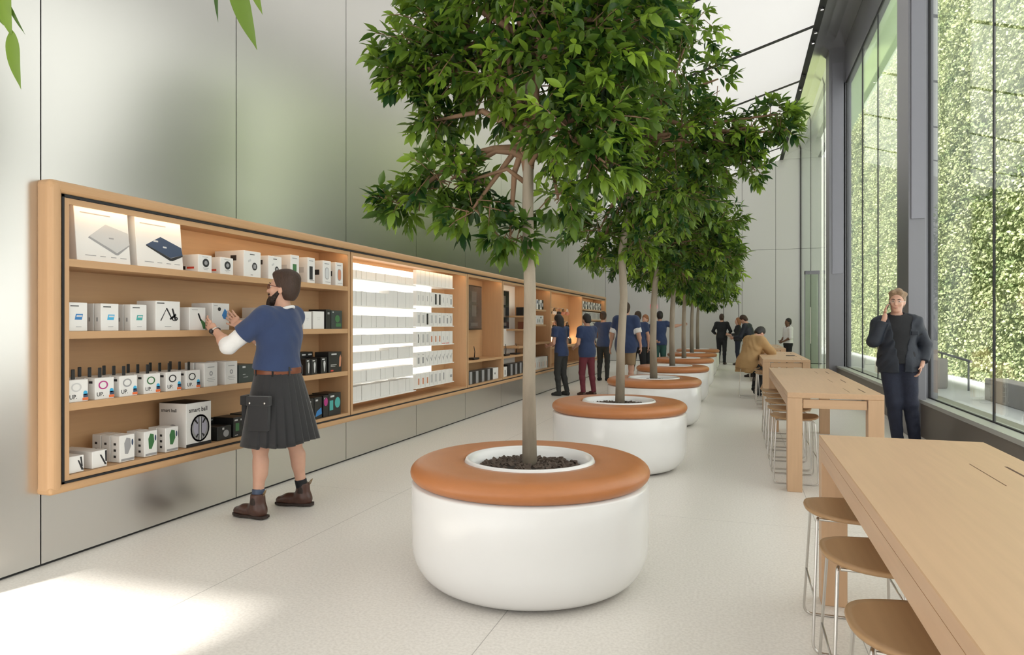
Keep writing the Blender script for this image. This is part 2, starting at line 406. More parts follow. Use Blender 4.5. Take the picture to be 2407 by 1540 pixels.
# soffit between ceiling track and glass head: shallow curve
prof = [(XT + .05, ZT + .0), (XT + .12, ZT + .06), (1.85, ZT + .20), (2.1, ZT + .31), (2.32, ZSO - .02), (2.6, ZSO), (2.6, ZSO + .1), (XT + .05, ZT + .2)]
struct('trim_6', MB().prism(prof, -6, YFAR, 'xz'), M_soffit)
struct('trim_7', MB().box(XT - .07, XT + .06, -6, YFAR, ZT - .03, ZT + .2), M_black)  # black lighting track
struct('trim_8', MB().box(XT, XS + .1, YFAR - .03, YFAR, ZT - .02, ZSO + .3), M_farwall)
struct('trim_9', MB().box(XS - .02, XS + .05, 17.95, YFAR, 0, .05).box(XS - .01, XS + .03, YFAR - .05, YFAR, 0, ZSO), M_black)
k = 0
for y, w in ((6.5, 'overhead beyond the top edge'), (7.2, ''), (9.8, ''), (10.5, ''), (13.0, ''), (14.3, 'nearest the camera'), (15.4, ''), (15.95, ''), (18.0, ''), (19.0, ''), (22.0, ''), (23.0, '')):
    names = {6.5: 'track spot above the near window, first of the row', 7.2: 'track spot above the near window, second of the row', 9.8: 'track spot above the near column', 10.5: 'track spot just past the near column',
             13.0: 'track spot above the middle window', 14.3: 'track spot at the very top edge of the photo beside the window head', 15.4: 'track spot just below the topmost one on the black track',
             15.95: 'lit track spot where the highest visible ceiling joint meets the track', 18.0: 'lit track spot just above the second ceiling joint', 19.0: 'track spot just below the second ceiling joint',
             22.0: 'small track spot beside the leafy branch tip', 23.0: 'smallest and farthest track spot towards the far wall'}
    t = thing('track_spot', names[y], 'spotlight', (XT, y, ZT - .03), 0, 'spotlights in the ceiling track')
    MB().lathe([(.0, .02), (.036, .02), (.04, .0), (.04, -.05), (.034, -.05), (.030, -.03)], 20).build('housing', M_plastic, t)
    MB().lathe([(.0, -.034), (.031, -.034)], 20).build('lamp_face', M_lamp if k % 2 == 1 or y < 16 else M_black, t); k += 1

# outdoors beyond the glass
struct('plaza_ground', MB().box(2.6, 40, -25, 70, -.35, -.15), M_paving)
struct('street_ground', MB().box(-40, 2.6, -45, -6.2, -.2, -.02), M_paving)
t = MB().box(6.85, 7.2, 17.5, 52, -.2, 21); struct('wall_outside', t, M_palegreen)
mb = MB()                                                     # stepped planting bed the ivy grows on
mb.box(6.55, 6.74, 17.5, 51.5, -.2, 13.0)
struct('pale_backing_panel', MB().box(2.62, 7.3, 52, 52.3, -.2, 21), M_farwall)  # panel added to give the far glass its grey-white, reflecting look
iv = mb.build('ivy_wall', M_ivybase); tag(iv, 'tall wall covered with dense green ivy outside the windows', 'ivy wall', kind='stuff')
def leaf_cloud(name, pos, nrm, ups, length, width, tone, m, parent, fold=.25, fine=False):
    n = len(pos); d = ups / np.linalg.norm(ups, axis=1, keepdims=True)
    s = np.cross(d, nrm); s /= np.linalg.norm(s, axis=1, keepdims=True) + 1e-9; q = np.cross(s, d)
    L = length[:, None]; W = width[:, None]
    if fine:      # pointed oval blade in four rows, folded along its midrib and drooping towards the tip
        P = [pos]
        for f, w, dr in ((.14, .30, 0), (.36, .50, .0), (.60, .44, .03), (.82, .20, .07)):
            for sg in (-1, 0, 1): P.append(pos + d * L * f + s * W * w * sg + q * W * (fold * abs(sg) * w * 1.6 - dr))
        P.append(pos + d * L - q * W * .14)
        tri = [(0, 2, 1), (0, 3, 2), (10, 11, 13), (11, 12, 13)]
        qd = [(1 + 3 * r + k, 2 + 3 * r + k, 5 + 3 * r + k, 4 + 3 * r + k) for r in range(3) for k in (0, 1)]
    else:
        P = [pos, pos + d * L * .33 - s * W * .5 + q * W * fold, pos + d * L * .33 + s * W * .5 + q * W * fold,
             pos + d * L * .36 , pos + d * L * .72 - s * W * .36 + q * W * fold * .6, pos + d * L * .72 + s * W * .36 + q * W * fold * .6, pos + d * L * .74 - q * W * .04, pos + d * L - q * W * .1]
        tri = [(0, 3, 1), (0, 2, 3), (4, 6, 7), (6, 5, 7)]; qd = [(1, 3, 6, 4), (3, 2, 5, 6)]
    nv = len(P); V = np.stack(P, 1).reshape(-1, 3); base = (np.arange(n) * nv)[:, None]
    T = (base[:, None, :] + np.array(tri)[None]).reshape(-1); Q = (base[:, None, :] + np.array(qd)[None]).reshape(-1)
    me = bpy.data.meshes.new(name); me.vertices.add(len(V)); me.vertices.foreach_set('co', V.astype(np.float32).ravel())
    loops = np.concatenate([T, Q]).astype(np.int32); me.loops.add(len(loops)); me.loops.foreach_set('vertex_index', loops)
    nt_, nq = len(T) // 3, len(Q) // 4; me.polygons.add(nt_ + nq)
    st = np.concatenate([np.arange(nt_) * 3, nt_ * 3 + np.arange(nq) * 4]).astype(np.int32)
    me.polygons.foreach_set('loop_start', st); me.polygons.foreach_set('loop_total', np.concatenate([np.full(nt_, 3), np.full(nq, 4)]).astype(np.int32))
    me.polygons.foreach_set('use_smooth', np.ones(nt_ + nq, bool)); me.update(calc_edges=True)
    a = me.attributes.new('tone', 'FLOAT', 'POINT'); a.data.foreach_set('value', np.repeat(tone, nv).astype(np.float32))
    me.materials.append(m); o = bpy.data.objects.new(name, me); C.objects.link(o)
    if parent is not None: o.parent = parent
    return o
n = 165000
y = rng.uniform(17.4, 51.4, n); z = 13.0 * rng.random(n) ** .95 - .15
tone = np.clip(.55 + .13 * np.sin(y * .9 + z * .5) * np.sin(z * 1.3 - y * .3) + rng.normal(0, .22, n), 0, 1)
for zc in (2.9, 5.0, 7.0, 9.2, 11.2):                        # dark horizontal trellis lines between tiers
    near = np.abs(z - zc - .15 * np.sin(y * 1.7)) < .10; tone = np.where(near, tone * .2, tone)
x = 6.56 - rng.random(n) ** 2 * .22 - .10 * (np.sin(y * 2.3) * np.sin(z * 2.9) + 1) * .5
pos = np.stack([x, y, z], 1); nrm = np.stack([-np.ones(n), rng.normal(0, .45, n), rng.normal(.35, .4, n)], 1); nrm /= np.linalg.norm(nrm, axis=1, keepdims=True)
ups = np.stack([rng.normal(-.4, .3, n), rng.normal(0, .7, n), rng.normal(-.5, .5, n)], 1)
leaf_cloud('ivy_leaves', pos, nrm, ups, rng.uniform(.065, .12, n), rng.uniform(.055, .10, n), tone, M_ivyleaf, iv)
# low wall, railing and bin on the plaza
struct('trim_10', MB().bbox(4.9, 5.3, 12.5, 16.6, -.15, .30, .02), M_stone)
rl = thing('handrail', 'low metal handrail on posts outside the right window', 'railing', (5.2, 19, -.15))
MB().tube([(0, -.5, .70), (0, 6, 1.0), (.0, 9, 1.0)], .03).build('rail', M_frame, rl)
for i in range(5): MB().tube([(0, -.3 + 2.2 * i, 0), (0, -.3 + 2.2 * i, min(1.0, .7 + .11 * i))], .022).build('post', M_frame, rl)
tb = thing('litter_bin', 'grey cylindrical bin standing on the plaza outside the window', 'bin', (4.7, 19.3, -.15))
MB().lathe([(.0, 0), (.20, 0), (.22, .05), (.22, .70), (.20, .74), (.15, .74), (.15, .70)], 28).build('bin_body', M_stone, tb)
MB().lathe([(.0, .68), (.15, .68)], 28).build('bin_opening', M_black, tb)
# ------------------------------------------------------------------ wall shelving unit
XF = -3.73           # front of the oak surround
Y0, Y1, ZB, ZTOP = 2.865, 20.27, .42, 2.245
def rounded_frame(b):
    # outer surround with rounded near corners: extrude rings
    pass
unit = thing('wall_shelf_unit', 'long oak shelving unit set into the left wall with lit bays', 'shelving', (XF, Y0, ZB))
def U(mbx): # world to unit-local
    mbx.v = [(x - XF, y - Y0, z - ZB) for x, y, z in mbx.v]; return mbx
t = .085
mb = MB()
mb.bbox(XW - .02, XF, Y0, Y1, ZTOP - .075, ZTOP, .03, 4)
U(mb).build('surround_top', M_shelf, unit)
mb = MB(); mb.bbox(XW - .02, XF, Y0, Y1, ZB, ZB + .05, .02, 4); U(mb).build('surround_bottom', M_shelf, unit)
mb = MB(); mb.bbox(XW - .02, XF + .001, Y0 - .001, Y0 + .085, ZB - .001, ZTOP + .001, .035, 5); U(mb).build('surround_side', M_shelfZ, unit)
mb = MB(); mb.bbox(XW - .02, XF + .001, Y1 - .1, Y1, ZB - .001, ZTOP + .001, .02, 3); U(mb).build('surround_side', M_shelfZ, unit)
mb = MB(); zi0, zi1 = ZB + .05, ZTOP - .075
mb.box(XF - .03, XF - .015, Y0 + .085, Y1 - .1, zi1 - .016, zi1).box(XF - .03, XF - .015, Y0 + .085, Y1 - .1, zi0, zi0 + .012).box(XF - .03, XF - .015, Y0 + .085, Y0 + .1, zi0, zi1)
U(mb).build('shadow_gap', M_black, unit)
XI, XB = -3.752, -4.10      # carcass front and back
def carcass(ya, yb, top=zi1 - .018, bot=zi0 + .014, back=M_shelf, side=.035, xb=XB):
    for q in (ya, yb - side): p = MB(); p.box(xb, XI, q, q + side, bot, top); U(p).build('bay_side', M_shelfZ, unit)
    p = MB(); p.box(xb, XI - .015, ya + side, yb - side, top - .006, top).box(XI - .015, XI, ya + side, yb - side, top - .035, top); U(p).build('bay_top', M_shelf, unit); p = MB(); p.box(xb, XI, ya + side, yb - side, bot, bot + .028); U(p).build('bay_base', M_shelf, unit)
    p = MB(); p.box(xb - .02, xb, ya, yb, bot, top); U(p).build('back_panel', back, unit)
def shelf(ya, yb, z, th=.045, m=M_shelf, name='shelf', xb=XB, xf=XI - .004):
    p = MB(); p.box(xb, xf, ya, yb, z - th, z); return U(p).build(name, m, unit)
BAY = [(2.965, 6.075), (6.095, 9.25), (9.27, 10.83), (10.85, 12.6), (12.6, 13.95), (13.97, 17.02), (17.04, 20.16)]
for i, (a, b) in enumerate(BAY):
    carcass(a, b, back=M_acryl if i == 3 else M_shelf, side=.035)
SH = [1.795, 1.365, .938]
for z in SH: shelf(3.0, 6.04, z)
# warm strip under the top of every bay, lit as in the photo
for i, (a, b) in enumerate(BAY):
    p = MB(); p.box(XI - .034, XI - .020, a + .06, b - .06, zi1 - .034, zi1 - .026)
    U(p).build('light_strip', M_strip, unit)
#--- products
def face_local(w, h, u, v, e=.0008): return (e, (u - .5) * w, v * h)
def art_poly(par, w, h, pts, m, name='printed_picture', e=.0012):
    p = MB(); p.prism([((u - .5) * w, v * h) for u, v in pts], 0, e, 'yz'); o = p.build(name, m, par); return o
def ring(cu, cv, ru, rv, w0, n=20, a0=0, a1=2 * PI):
    out = [(cu + ru * math.cos(a0 + (a1 - a0) * i / n), cv + rv * math.sin(a0 + (a1 - a0) * i / n)) for i in range(n + 1)]
    inn = [(cu + ru * w0 * math.cos(a0 + (a1 - a0) * i / n), cv + rv * w0 * math.sin(a0 + (a1 - a0) * i / n)) for i in range(n + 1)]
    return out, inn
def art_ring(par, w, h, cu, cv, ru, rv, w0, m, a0=0, a1=2 * PI):
    o, i = ring(cu, cv, ru, rv, w0, 20, a0, a1); p = MB(); n = len(o)
    vs = [(.0012, (u - .5) * w, v * h) for u, v in o] + [(.0012, (u - .5) * w, v * h) for u, v in i]
    p.add(vs, [(k, k + 1, n + k + 1, n + k) for k in range(n - 1)])
    return p.build('printed_picture', m, par)
def disc(cu, cv, ru, rv, n=18): return [(cu + ru * math.cos(2 * PI * i / n), cv + rv * math.sin(2 * PI * i / n)) for i in range(n)]
def rect(a, b, c, d): return [(a, c), (b, c), (b, d), (a, d)]
def lines(par, w, h, rows, m=M_inkgrey):
    for (a, b, v, th) in rows: art_poly(par, w, h, rect(a, b, v, v + th), m, 'printed_lines')
def pbox(label, y, z, w, h, d, body=M_card, name='product_box', group=None, x=-3.775, tilt=0, cat='box', sidem=None):
    t = thing(name, label, cat, (x, y + w / 2, z), 0, group)
    if tilt: t.rotation_euler = (0, -tilt, 0)
    MB().bbox(-d, 0, -w / 2, w / 2, 0, h, min(.0025, w * .06), 1).build('carton', body, t)
    return t
# ---- top shelf
z = SH[0]
for y, w, h, nm, tone in ((3.09, .385, .375, 'tall white box with a silver laptop picture, leftmost on the top shelf', M_inksilver), (3.53, .395, .37, 'tall white box with a dark blue laptop picture on the top shelf', M_inknavy)):
    t = pbox(nm, y, z, w, h, .09, x=-3.80, tilt=R(5))
    if tone is M_inksilver:
        art_poly(t, w, h, [(.23, .42), (.74, .20), (1, .36), (.98, .56), (.55, .66)], M_inkpale)
        art_poly(t, w, h, [(.22, .40), (.72, .155), (.76, .155), (1, .345), (1, .36), (.74, .19), (.24, .425)], M_inkgrey, e=.0016)
        art_poly(t, w, h, rect(.60, .69, .42, .445), M_inkgrey, e=.0018)
    else:
        art_poly(t, w, h, [(.20, .42), (.52, .60), (.98, .44), (1, .30), (.72, .22)], M_inknavy)
        art_poly(t, w, h, [(.20, .40), (.70, .165), (.76, .165), (1, .27), (1, .30), (.72, .215), (.20, .42)], M_ink, e=.0016)
        art_poly(t, w, h, rect(.56, .64, .395, .425), M_inksilver, e=.0018); art_poly(t, w, h, rect(.36, .46, .49, .52), M_inksilver, e=.0018)
    lines(t, w, h, [(.12, .38, .905, .014), (.10, .65, .80, .018), (.15, .34, .10, .012), (.42, .52, .10, .012), (.62, .72, .10, .012), (.8, .92, .10, .012)], M_inkgrey)
    lines(t, w, h, [(.2, .36, .905, .015)], M_inkcopper)
for y, w, h, d, nm in ((4.04, .137, .131, .19, 'small white camera box, left one of two cubes on the top shelf'), (4.267, .140, .132, .19, 'small white camera box, right one of two cubes on the top shelf')):
    t = pbox(nm, y, z, w, h, d)
    art_poly(t, w, h, disc(.55, .55, .24, .24), M_ink); art_poly(t, w, h, disc(.55, .55, .12, .12), M_inkgrey, e=.0016); lines(t, w, h, [(.35, .75, .24, .03), (.42, .68, .16, .02), (.3, .7, .87, .02)])
    p = MB(); p.add([(-d * .8, -w / 2 - .001, .02), (-d * .62, -w / 2 - .001, .02), (-d * .62, -w / 2 - .001, .045), (-d * .8, -w / 2 - .001, .045)], [(0, 1, 2, 3)]); p.build('side_print', M_ink, t)
    p = MB(); p.add([(-d * .55, -w / 2 - .001, .025), (-d * .2, -w / 2 - .001, .025), (-d * .2, -w / 2 - .001, .04), (-d * .55, -w / 2 - .001, .04)], [(0, 1, 2, 3)]); p.build('side_print', M_inkred, t)
for y, w, h, d, nm in ((4.529, .206, .212, .29, 'large deep white box with a black watch picture on the top shelf'), (4.833, .176, .199, .24, 'white box with a square watch picture above the bearded man')):
    t = pbox(nm, y, z, w, h, d)
    art_ring(t, w, h, .62, .42, .15, .15, .55, M_ink); art_poly(t, w, h, rect(.55, .70, .34, .50), M_inkgrey, e=.0016); art_poly(t, w, h, [(.25, .56), (.42, .62), (.40, .70), (.25, .64)], M_inkpale)
    lines(t, w, h, [(.35, .62, .86, .03), (.4, .52, .08, .015)], M_ink)
    p = MB(); p.add([(-d * .45, -w / 2 - .001, h * .62), (-d * .25, -w / 2 - .001, h * .62), (-d * .25, -w / 2 - .001, h * .82), (-d * .45, -w / 2 - .001, h * .82)], [(0, 1, 2, 3)]); p.build('side_print', M_ink, t)
for y, w, h, nm, c1, shape in ((5.134, .124, .236, 'slim tall white box with a green device picture behind the man on the top shelf', M_inkgreen, 0), (5.386, .115, .236, 'slim white box with a long black device picture on the top shelf', M_ink, 0),
                  (5.631, .137, .230, 'white box with a pale phone-case picture, second from right on the top shelf', M_inksilver, 1), (5.85, .13, .232, 'white box with a pink case picture at the right end of the top shelf', M_inkcopper, 1)):
    d = .2; t = pbox(nm, y, z, w, h, d)
    if shape == 0: art_poly(t, w, h, rect(.25, .68, .14, .66), c1)
    else: art_poly(t, w, h, superellipse(.5, .47, .25, .25), M_inkgrey); art_poly(t, w, h, superellipse(.5, .47, .20, .22), c1, e=.0017)
    lines(t, w, h, [(.2, .75, .86, .03), (.3, .9, .10, .02)])
    p = MB(); p.add([(-d * .75, -w / 2 - .001, h * .40), (-d * .2, -w / 2 - .001, h * .40), (-d * .2, -w / 2 - .001, h * .62), (-d * .75, -w / 2 - .001, h * .62)], [(0, 1, 2, 3)]); p.build('side_print', M_ink if shape else M_inkpale, t)
# ---- second shelf
z = SH[1]
def drivebox(y, nm, col, n):
    w, h = .128, .173
    for k in range(n):
        lab = nm if k == 0 else ['box directly behind the ', 'box two rows behind the ', 'rearmost box behind the '][k - 1] + nm.split(',')[0]
        t = pbox(lab[:110] if k == 0 else lab, y, z, w, h, .058, x=-3.775 - .064 * k)
        if k == 0:
            art_poly(t, w, h, [(.34, .40), (.70, .40), (.76, .60), (.40, .60)], col); art_poly(t, w, h, [(.42, .50), (.70, .50), (.72, .56), (.44, .56)], M_inksilver, e=.0016)
            lines(t, w, h, [(.12, .55, .86, .035)], M_ink); lines(t, w, h, [(.40, .68, .14, .02)])
        p = MB(); p.add([(-.038, -w / 2 - .001, .06), (-.026, -w / 2 - .001, .06), (-.026, -w / 2 - .001, .085), (-.038, -w / 2 - .001, .085)], [(0, 1, 2, 3)]); p.build('side_print', M_inkgrey, t)
drivebox(3.010, 'drive box with a blue picture, leftmost on the second shelf', M_inkblue, 2)
drivebox(3.232, 'drive box with a sky blue picture, second on the second shelf', M_inksky, 4)
drivebox(3.451, 'drive box with a teal picture beside the tripod box', M_inkteal, 4)
w, h = .214, .204; t = pbox('square white box with a black folding tripod picture on the second shelf', 3.654, z, w, h, .17)
for a in ([(.18, .34), (.42, .74), (.45, .76), (.21, .32)], [(.40, .76), (.46, .76), (.66, .42), (.62, .40)], [(.64, .74), (.70, .76), (.84, .36), (.76, .36)], [(.55, .40), (.60, .36), (.84, .52), (.80, .58)]): art_poly(t, w, h, a, M_ink)
art_ring(t, w, h, .77, .40, .13, .08, .6, M_ink); lines(t, w, h, [(.05, .34, .91, .03)], M_ink); lines(t, w, h, [(.36, .62, .12, .02)])
w, h = .158, .167; t = pbox('white box with a green and black gadget picture left of the man\'s hands', 3.955, z, w, h, .17)
art_poly(t, w, h, [(.62, .55), (.97, .32), (.99, .05), (.85, .05)], M_inkgreen); art_poly(t, w, h, [(.50, .72), (.58, .76), (.74, .42), (.66, .40)], M_ink); lines(t, w, h, [(.15, .5, .88, .025)])
w, h = .181, .205; t = pbox('white box with a blue picture held by the bearded man', 4.183, z, w, h, .20)
art_poly(t, w, h, [(.55, .55), (.72, .80), (.85, .70), (.80, .40), (.65, .42)], M_inkblue); art_poly(t, w, h, disc(.40, .78, .09, .07), M_ink); lines(t, w, h, [(.1, .3, .9, .02)])
w, h = .116, .094; t = pbox('low white box with a red and black stripe behind the man\'s forearm', 4.635, z, w, h, .16); art_poly(t, w, h, rect(.35, .7, .1, .45), M_ink); art_poly(t, w, h, rect(.35, .7, .5, .66), M_inkred)
w, h = .158, .187; t = pbox('white box with a small black print behind the man\'s elbow', 4.816, z, w, h, .26); art_poly(t, w, h, rect(.15, .45, .42, .56), M_ink)
for y, w, h, nm, b in ((5.321, .125, .160, 'plain white box just behind the man\'s back on the second shelf', M_card), (5.473, .180, .168, 'plain white box with faint print, between a white box and the black boxes', M_card)):
    t = pbox(nm, y, z, w, h, .19, b); lines(t, w, h, [(.35, .65, .62, .02), (.40, .6, .52, .02)], M_inkpale)
w, h = .08, .19; t = pbox('narrow black box beside the dark green box on the second shelf', 5.685, z, w, h, .2, M_carddark); art_poly(t, w, h, rect(.3, .7, .75, .85), M_inkgrey)
w, h = .189, .183; t = pbox('dark green-black box with round leaf green picture at the right end of the second shelf', 5.776, z, w, h, .2, M_cardslate); art_poly(t, w, h, disc(.55, .55, .22, .2), M_inkgreen); art_poly(t, w, h, rect(.4, .9, .12, .3), M_inkgreen); lines(t, w, h, [(.1, .2, .88, .05)], M_inksilver)
# ---- third shelf: wristband boxes with dark hang tabs
z = SH[2]
bands = [(3.007, M_inkpale, 'pale cream', 'leftmost'), (3.190, M_inkmag, 'purple', 'second from the left'), (3.367, M_inkgrey, 'grey', 'third from the left'), (3.556, M_inkgreen, 'green', 'fourth from the left'), (3.742, M_ink, 'black', 'fifth from the left'), (3.923, M_ink, 'small black', 'last of the row')]
for i, (y, col, cn, where) in enumerate(bands):
    for k in range(3):
        w, h = .136, .134
        lab = f'white wristband box with {cn} band picture, {where}, third shelf' if k == 0 else (f'wristband box {"directly" if k == 1 else "two rows"} behind the {cn} band one')
        t = pbox(lab, y, z, w, h, .075, x=-3.775 - .085 * k, group='wristband boxes on the third shelf')
        MB().bbox(-.045, -.038, -.013, .013, h, h + .062, .003, 1).build('hang_tab', M_carddark, t)
        p = MB(); p.add([(-.05, -w / 2 - .001, .10), (-.02, -w / 2 - .001, .10), (-.02, -w / 2 - .001, .115), (-.05, -w / 2 - .001, .115)], [(0, 1, 2, 3)]); p.build('side_print', M_ink, t)
        if k == 0:
            art_ring(t, w, h, .42, .66, .25, .20, .72, col)
            lettering('UP.', .036, M_ink, t, (.0008, -.42 * w, .02))
            art_poly(t, w, h, disc(.86, .38, .10, .10), M_inksky); art_poly(t, w, h, rect(.76, .98, .18, .34), M_inknavy); art_poly(t, w, h, rect(.72, 1.0, .05, .17), M_inkorange)
for y, nm in ((4.10, 'cream white box with a small line drawing beside the wristband boxes'), (4.318, 'cream white box with a small line drawing next to the dark box')):
    for k in range(2):
        w, h = .136, .18
        t = pbox(nm if k == 0 else 'plain box behind the ' + nm.replace('cream white', 'cream').replace(' with a small line drawing', ''), y, z, w, h, .085, x=-3.775 - .1 * k, body=M_cardpale)
        if k == 0: lines(t, w, h, [(.25, .75, .80, .03)], M_inkgrey); art_ring(t, w, h, .5, .55, .13, .10, .5, M_inkgrey); lines(t, w, h, [(.25, .75, .34, .015), (.2, .8, .27, .015), (.3, .7, .20, .015)])
w, h = .215, .145; t = pbox('flat black-green box with a white handle picture on the third shelf left of the man', 4.47, z, w, h, .2, M_cardslate); lines(t, w, h, [(.2, .36, .82, .1), (.22, .36, .45, .02), (.25, .5, .3, .02)], M_inksilver); art_poly(t, w, h, [(.84, .75), (.98, .78), (.95, .30), (.88, .45)], M_inksilver)
def bulbbox(y, w, h, nm, sp, col=M_inksilver, z=z, d=.16, body=M_carddark):
    t = pbox(nm, y, z, w, h, d, body); lines(t, w, h, [(.2, .6, .85, .07)], M_inksilver)
    if sp: art_poly(t, w, h, [(.5, .12), (.62, .12), (.74, .62), (.66, .78), (.46, .78), (.40, .62)], col)
    return t
bulbbox(5.36, .075, .15, 'black box with a lilac lamp picture just behind the man on the third shelf', 1, M_inkpale)
bulbbox(5.446, .09, .147, 'small black lamp box with a white stripe picture, front left of the lamp group', 1)
bulbbox(5.60, .10, .155, 'small black lamp box with a white stripe picture, front right of the lamp group', 1)
for k, yy in enumerate((5.42, 5.52, 5.62)):
    t = pbox(['tall black box at the rear left of the lamp group on the third shelf', 'tall black box in the rear middle of the lamp group', 'tall black box at the rear right of the lamp group'][k], yy, z, .095, .205, .12, M_carddark, x=-3.945); lines(t, .095, .205, [(.2, .8, .84, .07)], M_inksilver)
t = bulbbox(5.73, .225, .20, 'large black box with a bright lamp picture at the right end of the third shelf', 0); art_poly(t, .225, .2, [(.80, .25), (.92, .25), (.97, .70), (.90, .85), (.82, .70)], M_inkcopper); lines(t, .225, .2, [(.15, .6, .35, .03), (.15, .5, .28, .02)], M_inkpale); art_poly(t, .225, .2, rect(.15, .35, .05, .12), M_inkred)
# ---- bottom
z = zi0 + .044
w, h = .105, .10; t = pbox('low white box with a dark tripod leg picture in the bottom left corner', 3.01, z, w, h, .16); art_poly(t, w, h, [(.60, .72), (.68, .72), (.98, .1), (.84, .1)], M_ink); art_poly(t, w, h, [(.75, .9), (.85, .9), (.92, .3), (.84, .3)], M_ink)
w, h = .105, .105; t = pbox('low deep white box with a dark leg picture, second on the bottom shelf', 3.17, z, w, h, .30); art_poly(t, w, h, [(.50, .75), (.6, .75), (.96, .12), (.84, .12)], M_ink); art_poly(t, w, h, [(.85, .95), (.97, .95), (.97, .3), (.88, .3)], M_ink)
def figbox(y, w, h, nm, n, col):
    for k in range(n):
        t = pbox(nm if k == 0 else ['box directly behind the ' + nm.replace(' on the bottom shelf', '').replace(' beside the ball box', '').replace('white ', ''), 'rearmost box behind the ' + nm.replace(' on the bottom shelf', '').replace('white ', '')][k - 1], y, z, w, h, .075, x=-3.775 - .08 * k)
        if k == 0:
            art_poly(t, w, h, [(.35, .30), (.55, .28), (.75, .55), (.70, .85), (.45, .90), (.30, .70)], col); art_poly(t, w, h, rect(.1, .95, .04, .12), M_inkgrey); art_poly(t, w, h, disc(.85, .7, .06, .12), M_inknavy)
        for q in (.03, .07, .11): p = MB(); p.add([(-.05, -w / 2 - .001, q), (-.03, -w / 2 - .001, q), (-.03, -w / 2 - .001, q + .015), (-.05, -w / 2 - .001, q + .015)], [(0, 1, 2, 3)]); p.build('side_print', M_ink, t)
figbox(3.367, .114, .172, 'white toy box with a grey square robot picture on the bottom shelf', 3, M_inkgrey)
figbox(3.559, .108, .170, 'white toy box with a pale green robot picture on the bottom shelf', 2, M_inkgreen)
figbox(3.738, .114, .170, 'white toy box with a dark green robot picture beside the ball box', 2, M_inkgreen)
w, h = .245, .318; t = pbox('big white smart ball box with a grey football picture on the bottom shelf', 3.925, z, w, h, .25, name='ball_box')
MB().box(-.249, -.001, -w / 2 + .002, w / 2 - .002, h, h + .0015).build('lid', M_carddark, t)
art_poly(t, w, h, rect(0, 1, 0, .07), M_ink)
art_poly(t, w, h, disc(.54, .40, .37, .31, 28), M_inkgrey); art_ring(t, w, h, .54, .40, .38, .32, .86, M_ink)
art_poly(t, w, h, disc(.54, .42, .27, .22, 24), mat('lilac_ink', (.42, .41, .50), .5), e=.0016); art_poly(t, w, h, rect(.48, .60, .12, .66), M_ink, e=.002); art_poly(t, w, h, rect(.51, .57, .12, .66), M_inksilver, e=.0024)
for a in ([(.30, .60), (.36, .62), (.46, .52), (.42, .50)], [(.78, .60), (.72, .62), (.62, .52), (.66, .50)], [(.36, .22), (.40, .18), (.48, .26), (.44, .28)], [(.72, .22), (.68, .18), (.60, .26), (.64, .28)]): art_poly(t, w, h, a, M_ink, e=.002)
lettering('smart ball', .046, M_ink, t, (.0008, -.40 * w, h * .79))
lettering('smart ball', .036, M_ink, t, (-.23, -w / 2 - .0008, h * .80), (PI / 2, 0, 0))
p = MB(); p.add([(-.12 + .055 * math.cos(2 * PI * i / 24), -w / 2 - .001, .10 + .065 * math.sin(2 * PI * i / 24)) for i in range(24)], [tuple(range(24))]); p.build('side_print', M_inkgrey, t)
t = pbox('black speaker box with a round grey picture, right of the ball box', 4.235, z, .15, .105, .17, M_carddark); art_poly(t, .15, .105, disc(.62, .45, .2, .26), M_inkgrey); art_poly(t, .15, .105, rect(.35, .48, .75, .9), M_inksilver)
t = pbox('black box with two small white marks behind the speaker box', 4.24, z, .16, .155, .11, M_carddark, x=-3.955); lines(t, .16, .155, [(.1, .4, .86, .04), (.6, .9, .86, .04)], M_inksilver)
t = pbox('black box with a pale green picture left of the kilt', 4.41, z, .16, .155, .2, M_carddark); lines(t, .16, .155, [(.08, .3, .82, .08), (.5, .75, .82, .08), (.1, .3, .08, .03)], M_inksilver); art_poly(t, .16, .155, rect(.15, .4, .3, .7), M_inkgreen)
t = pbox('dark slate box with a pale rounded picture beside the kilt', 4.60, z, .2, .16, .2, M_cardslate); art_poly(t, .2, .16, superellipse(.5, .45, .25, .3), M_inkpale)
for yy, ww, hh, nm, cc in ((5.40, .085, .20, 'narrow black box just right of the kilt on the bottom shelf', M_inkgrey), (5.495, .12, .205, 'black box with a bright blue picture on the bottom shelf', M_inkblue), (5.64, .08, .21, 'narrow black box with a magenta picture on the bottom shelf', M_inkmag), (5.727, .215, .22, 'black box with a teal oval picture at the right end of the bottom shelf', M_inkteal)):
    t = pbox(nm, yy, z, ww, hh, .19, M_carddark); lines(t, ww, hh, [(.15, .45, .82, .08)], M_inksilver)
    if cc is M_inkteal: art_poly(t, ww, hh, disc(.72, .55, .22, .24), cc); art_poly(t, ww, hh, rect(.08, .36, .25, .68), cc)
    elif cc is M_inkblue: art_poly(t, ww, hh, [(.1, .1), (.98, .2), (.9, .5), (.3, .35)], cc)
    elif cc is M_inkmag: art_poly(t, ww, hh, disc(.5, .7, .4, .2), cc)
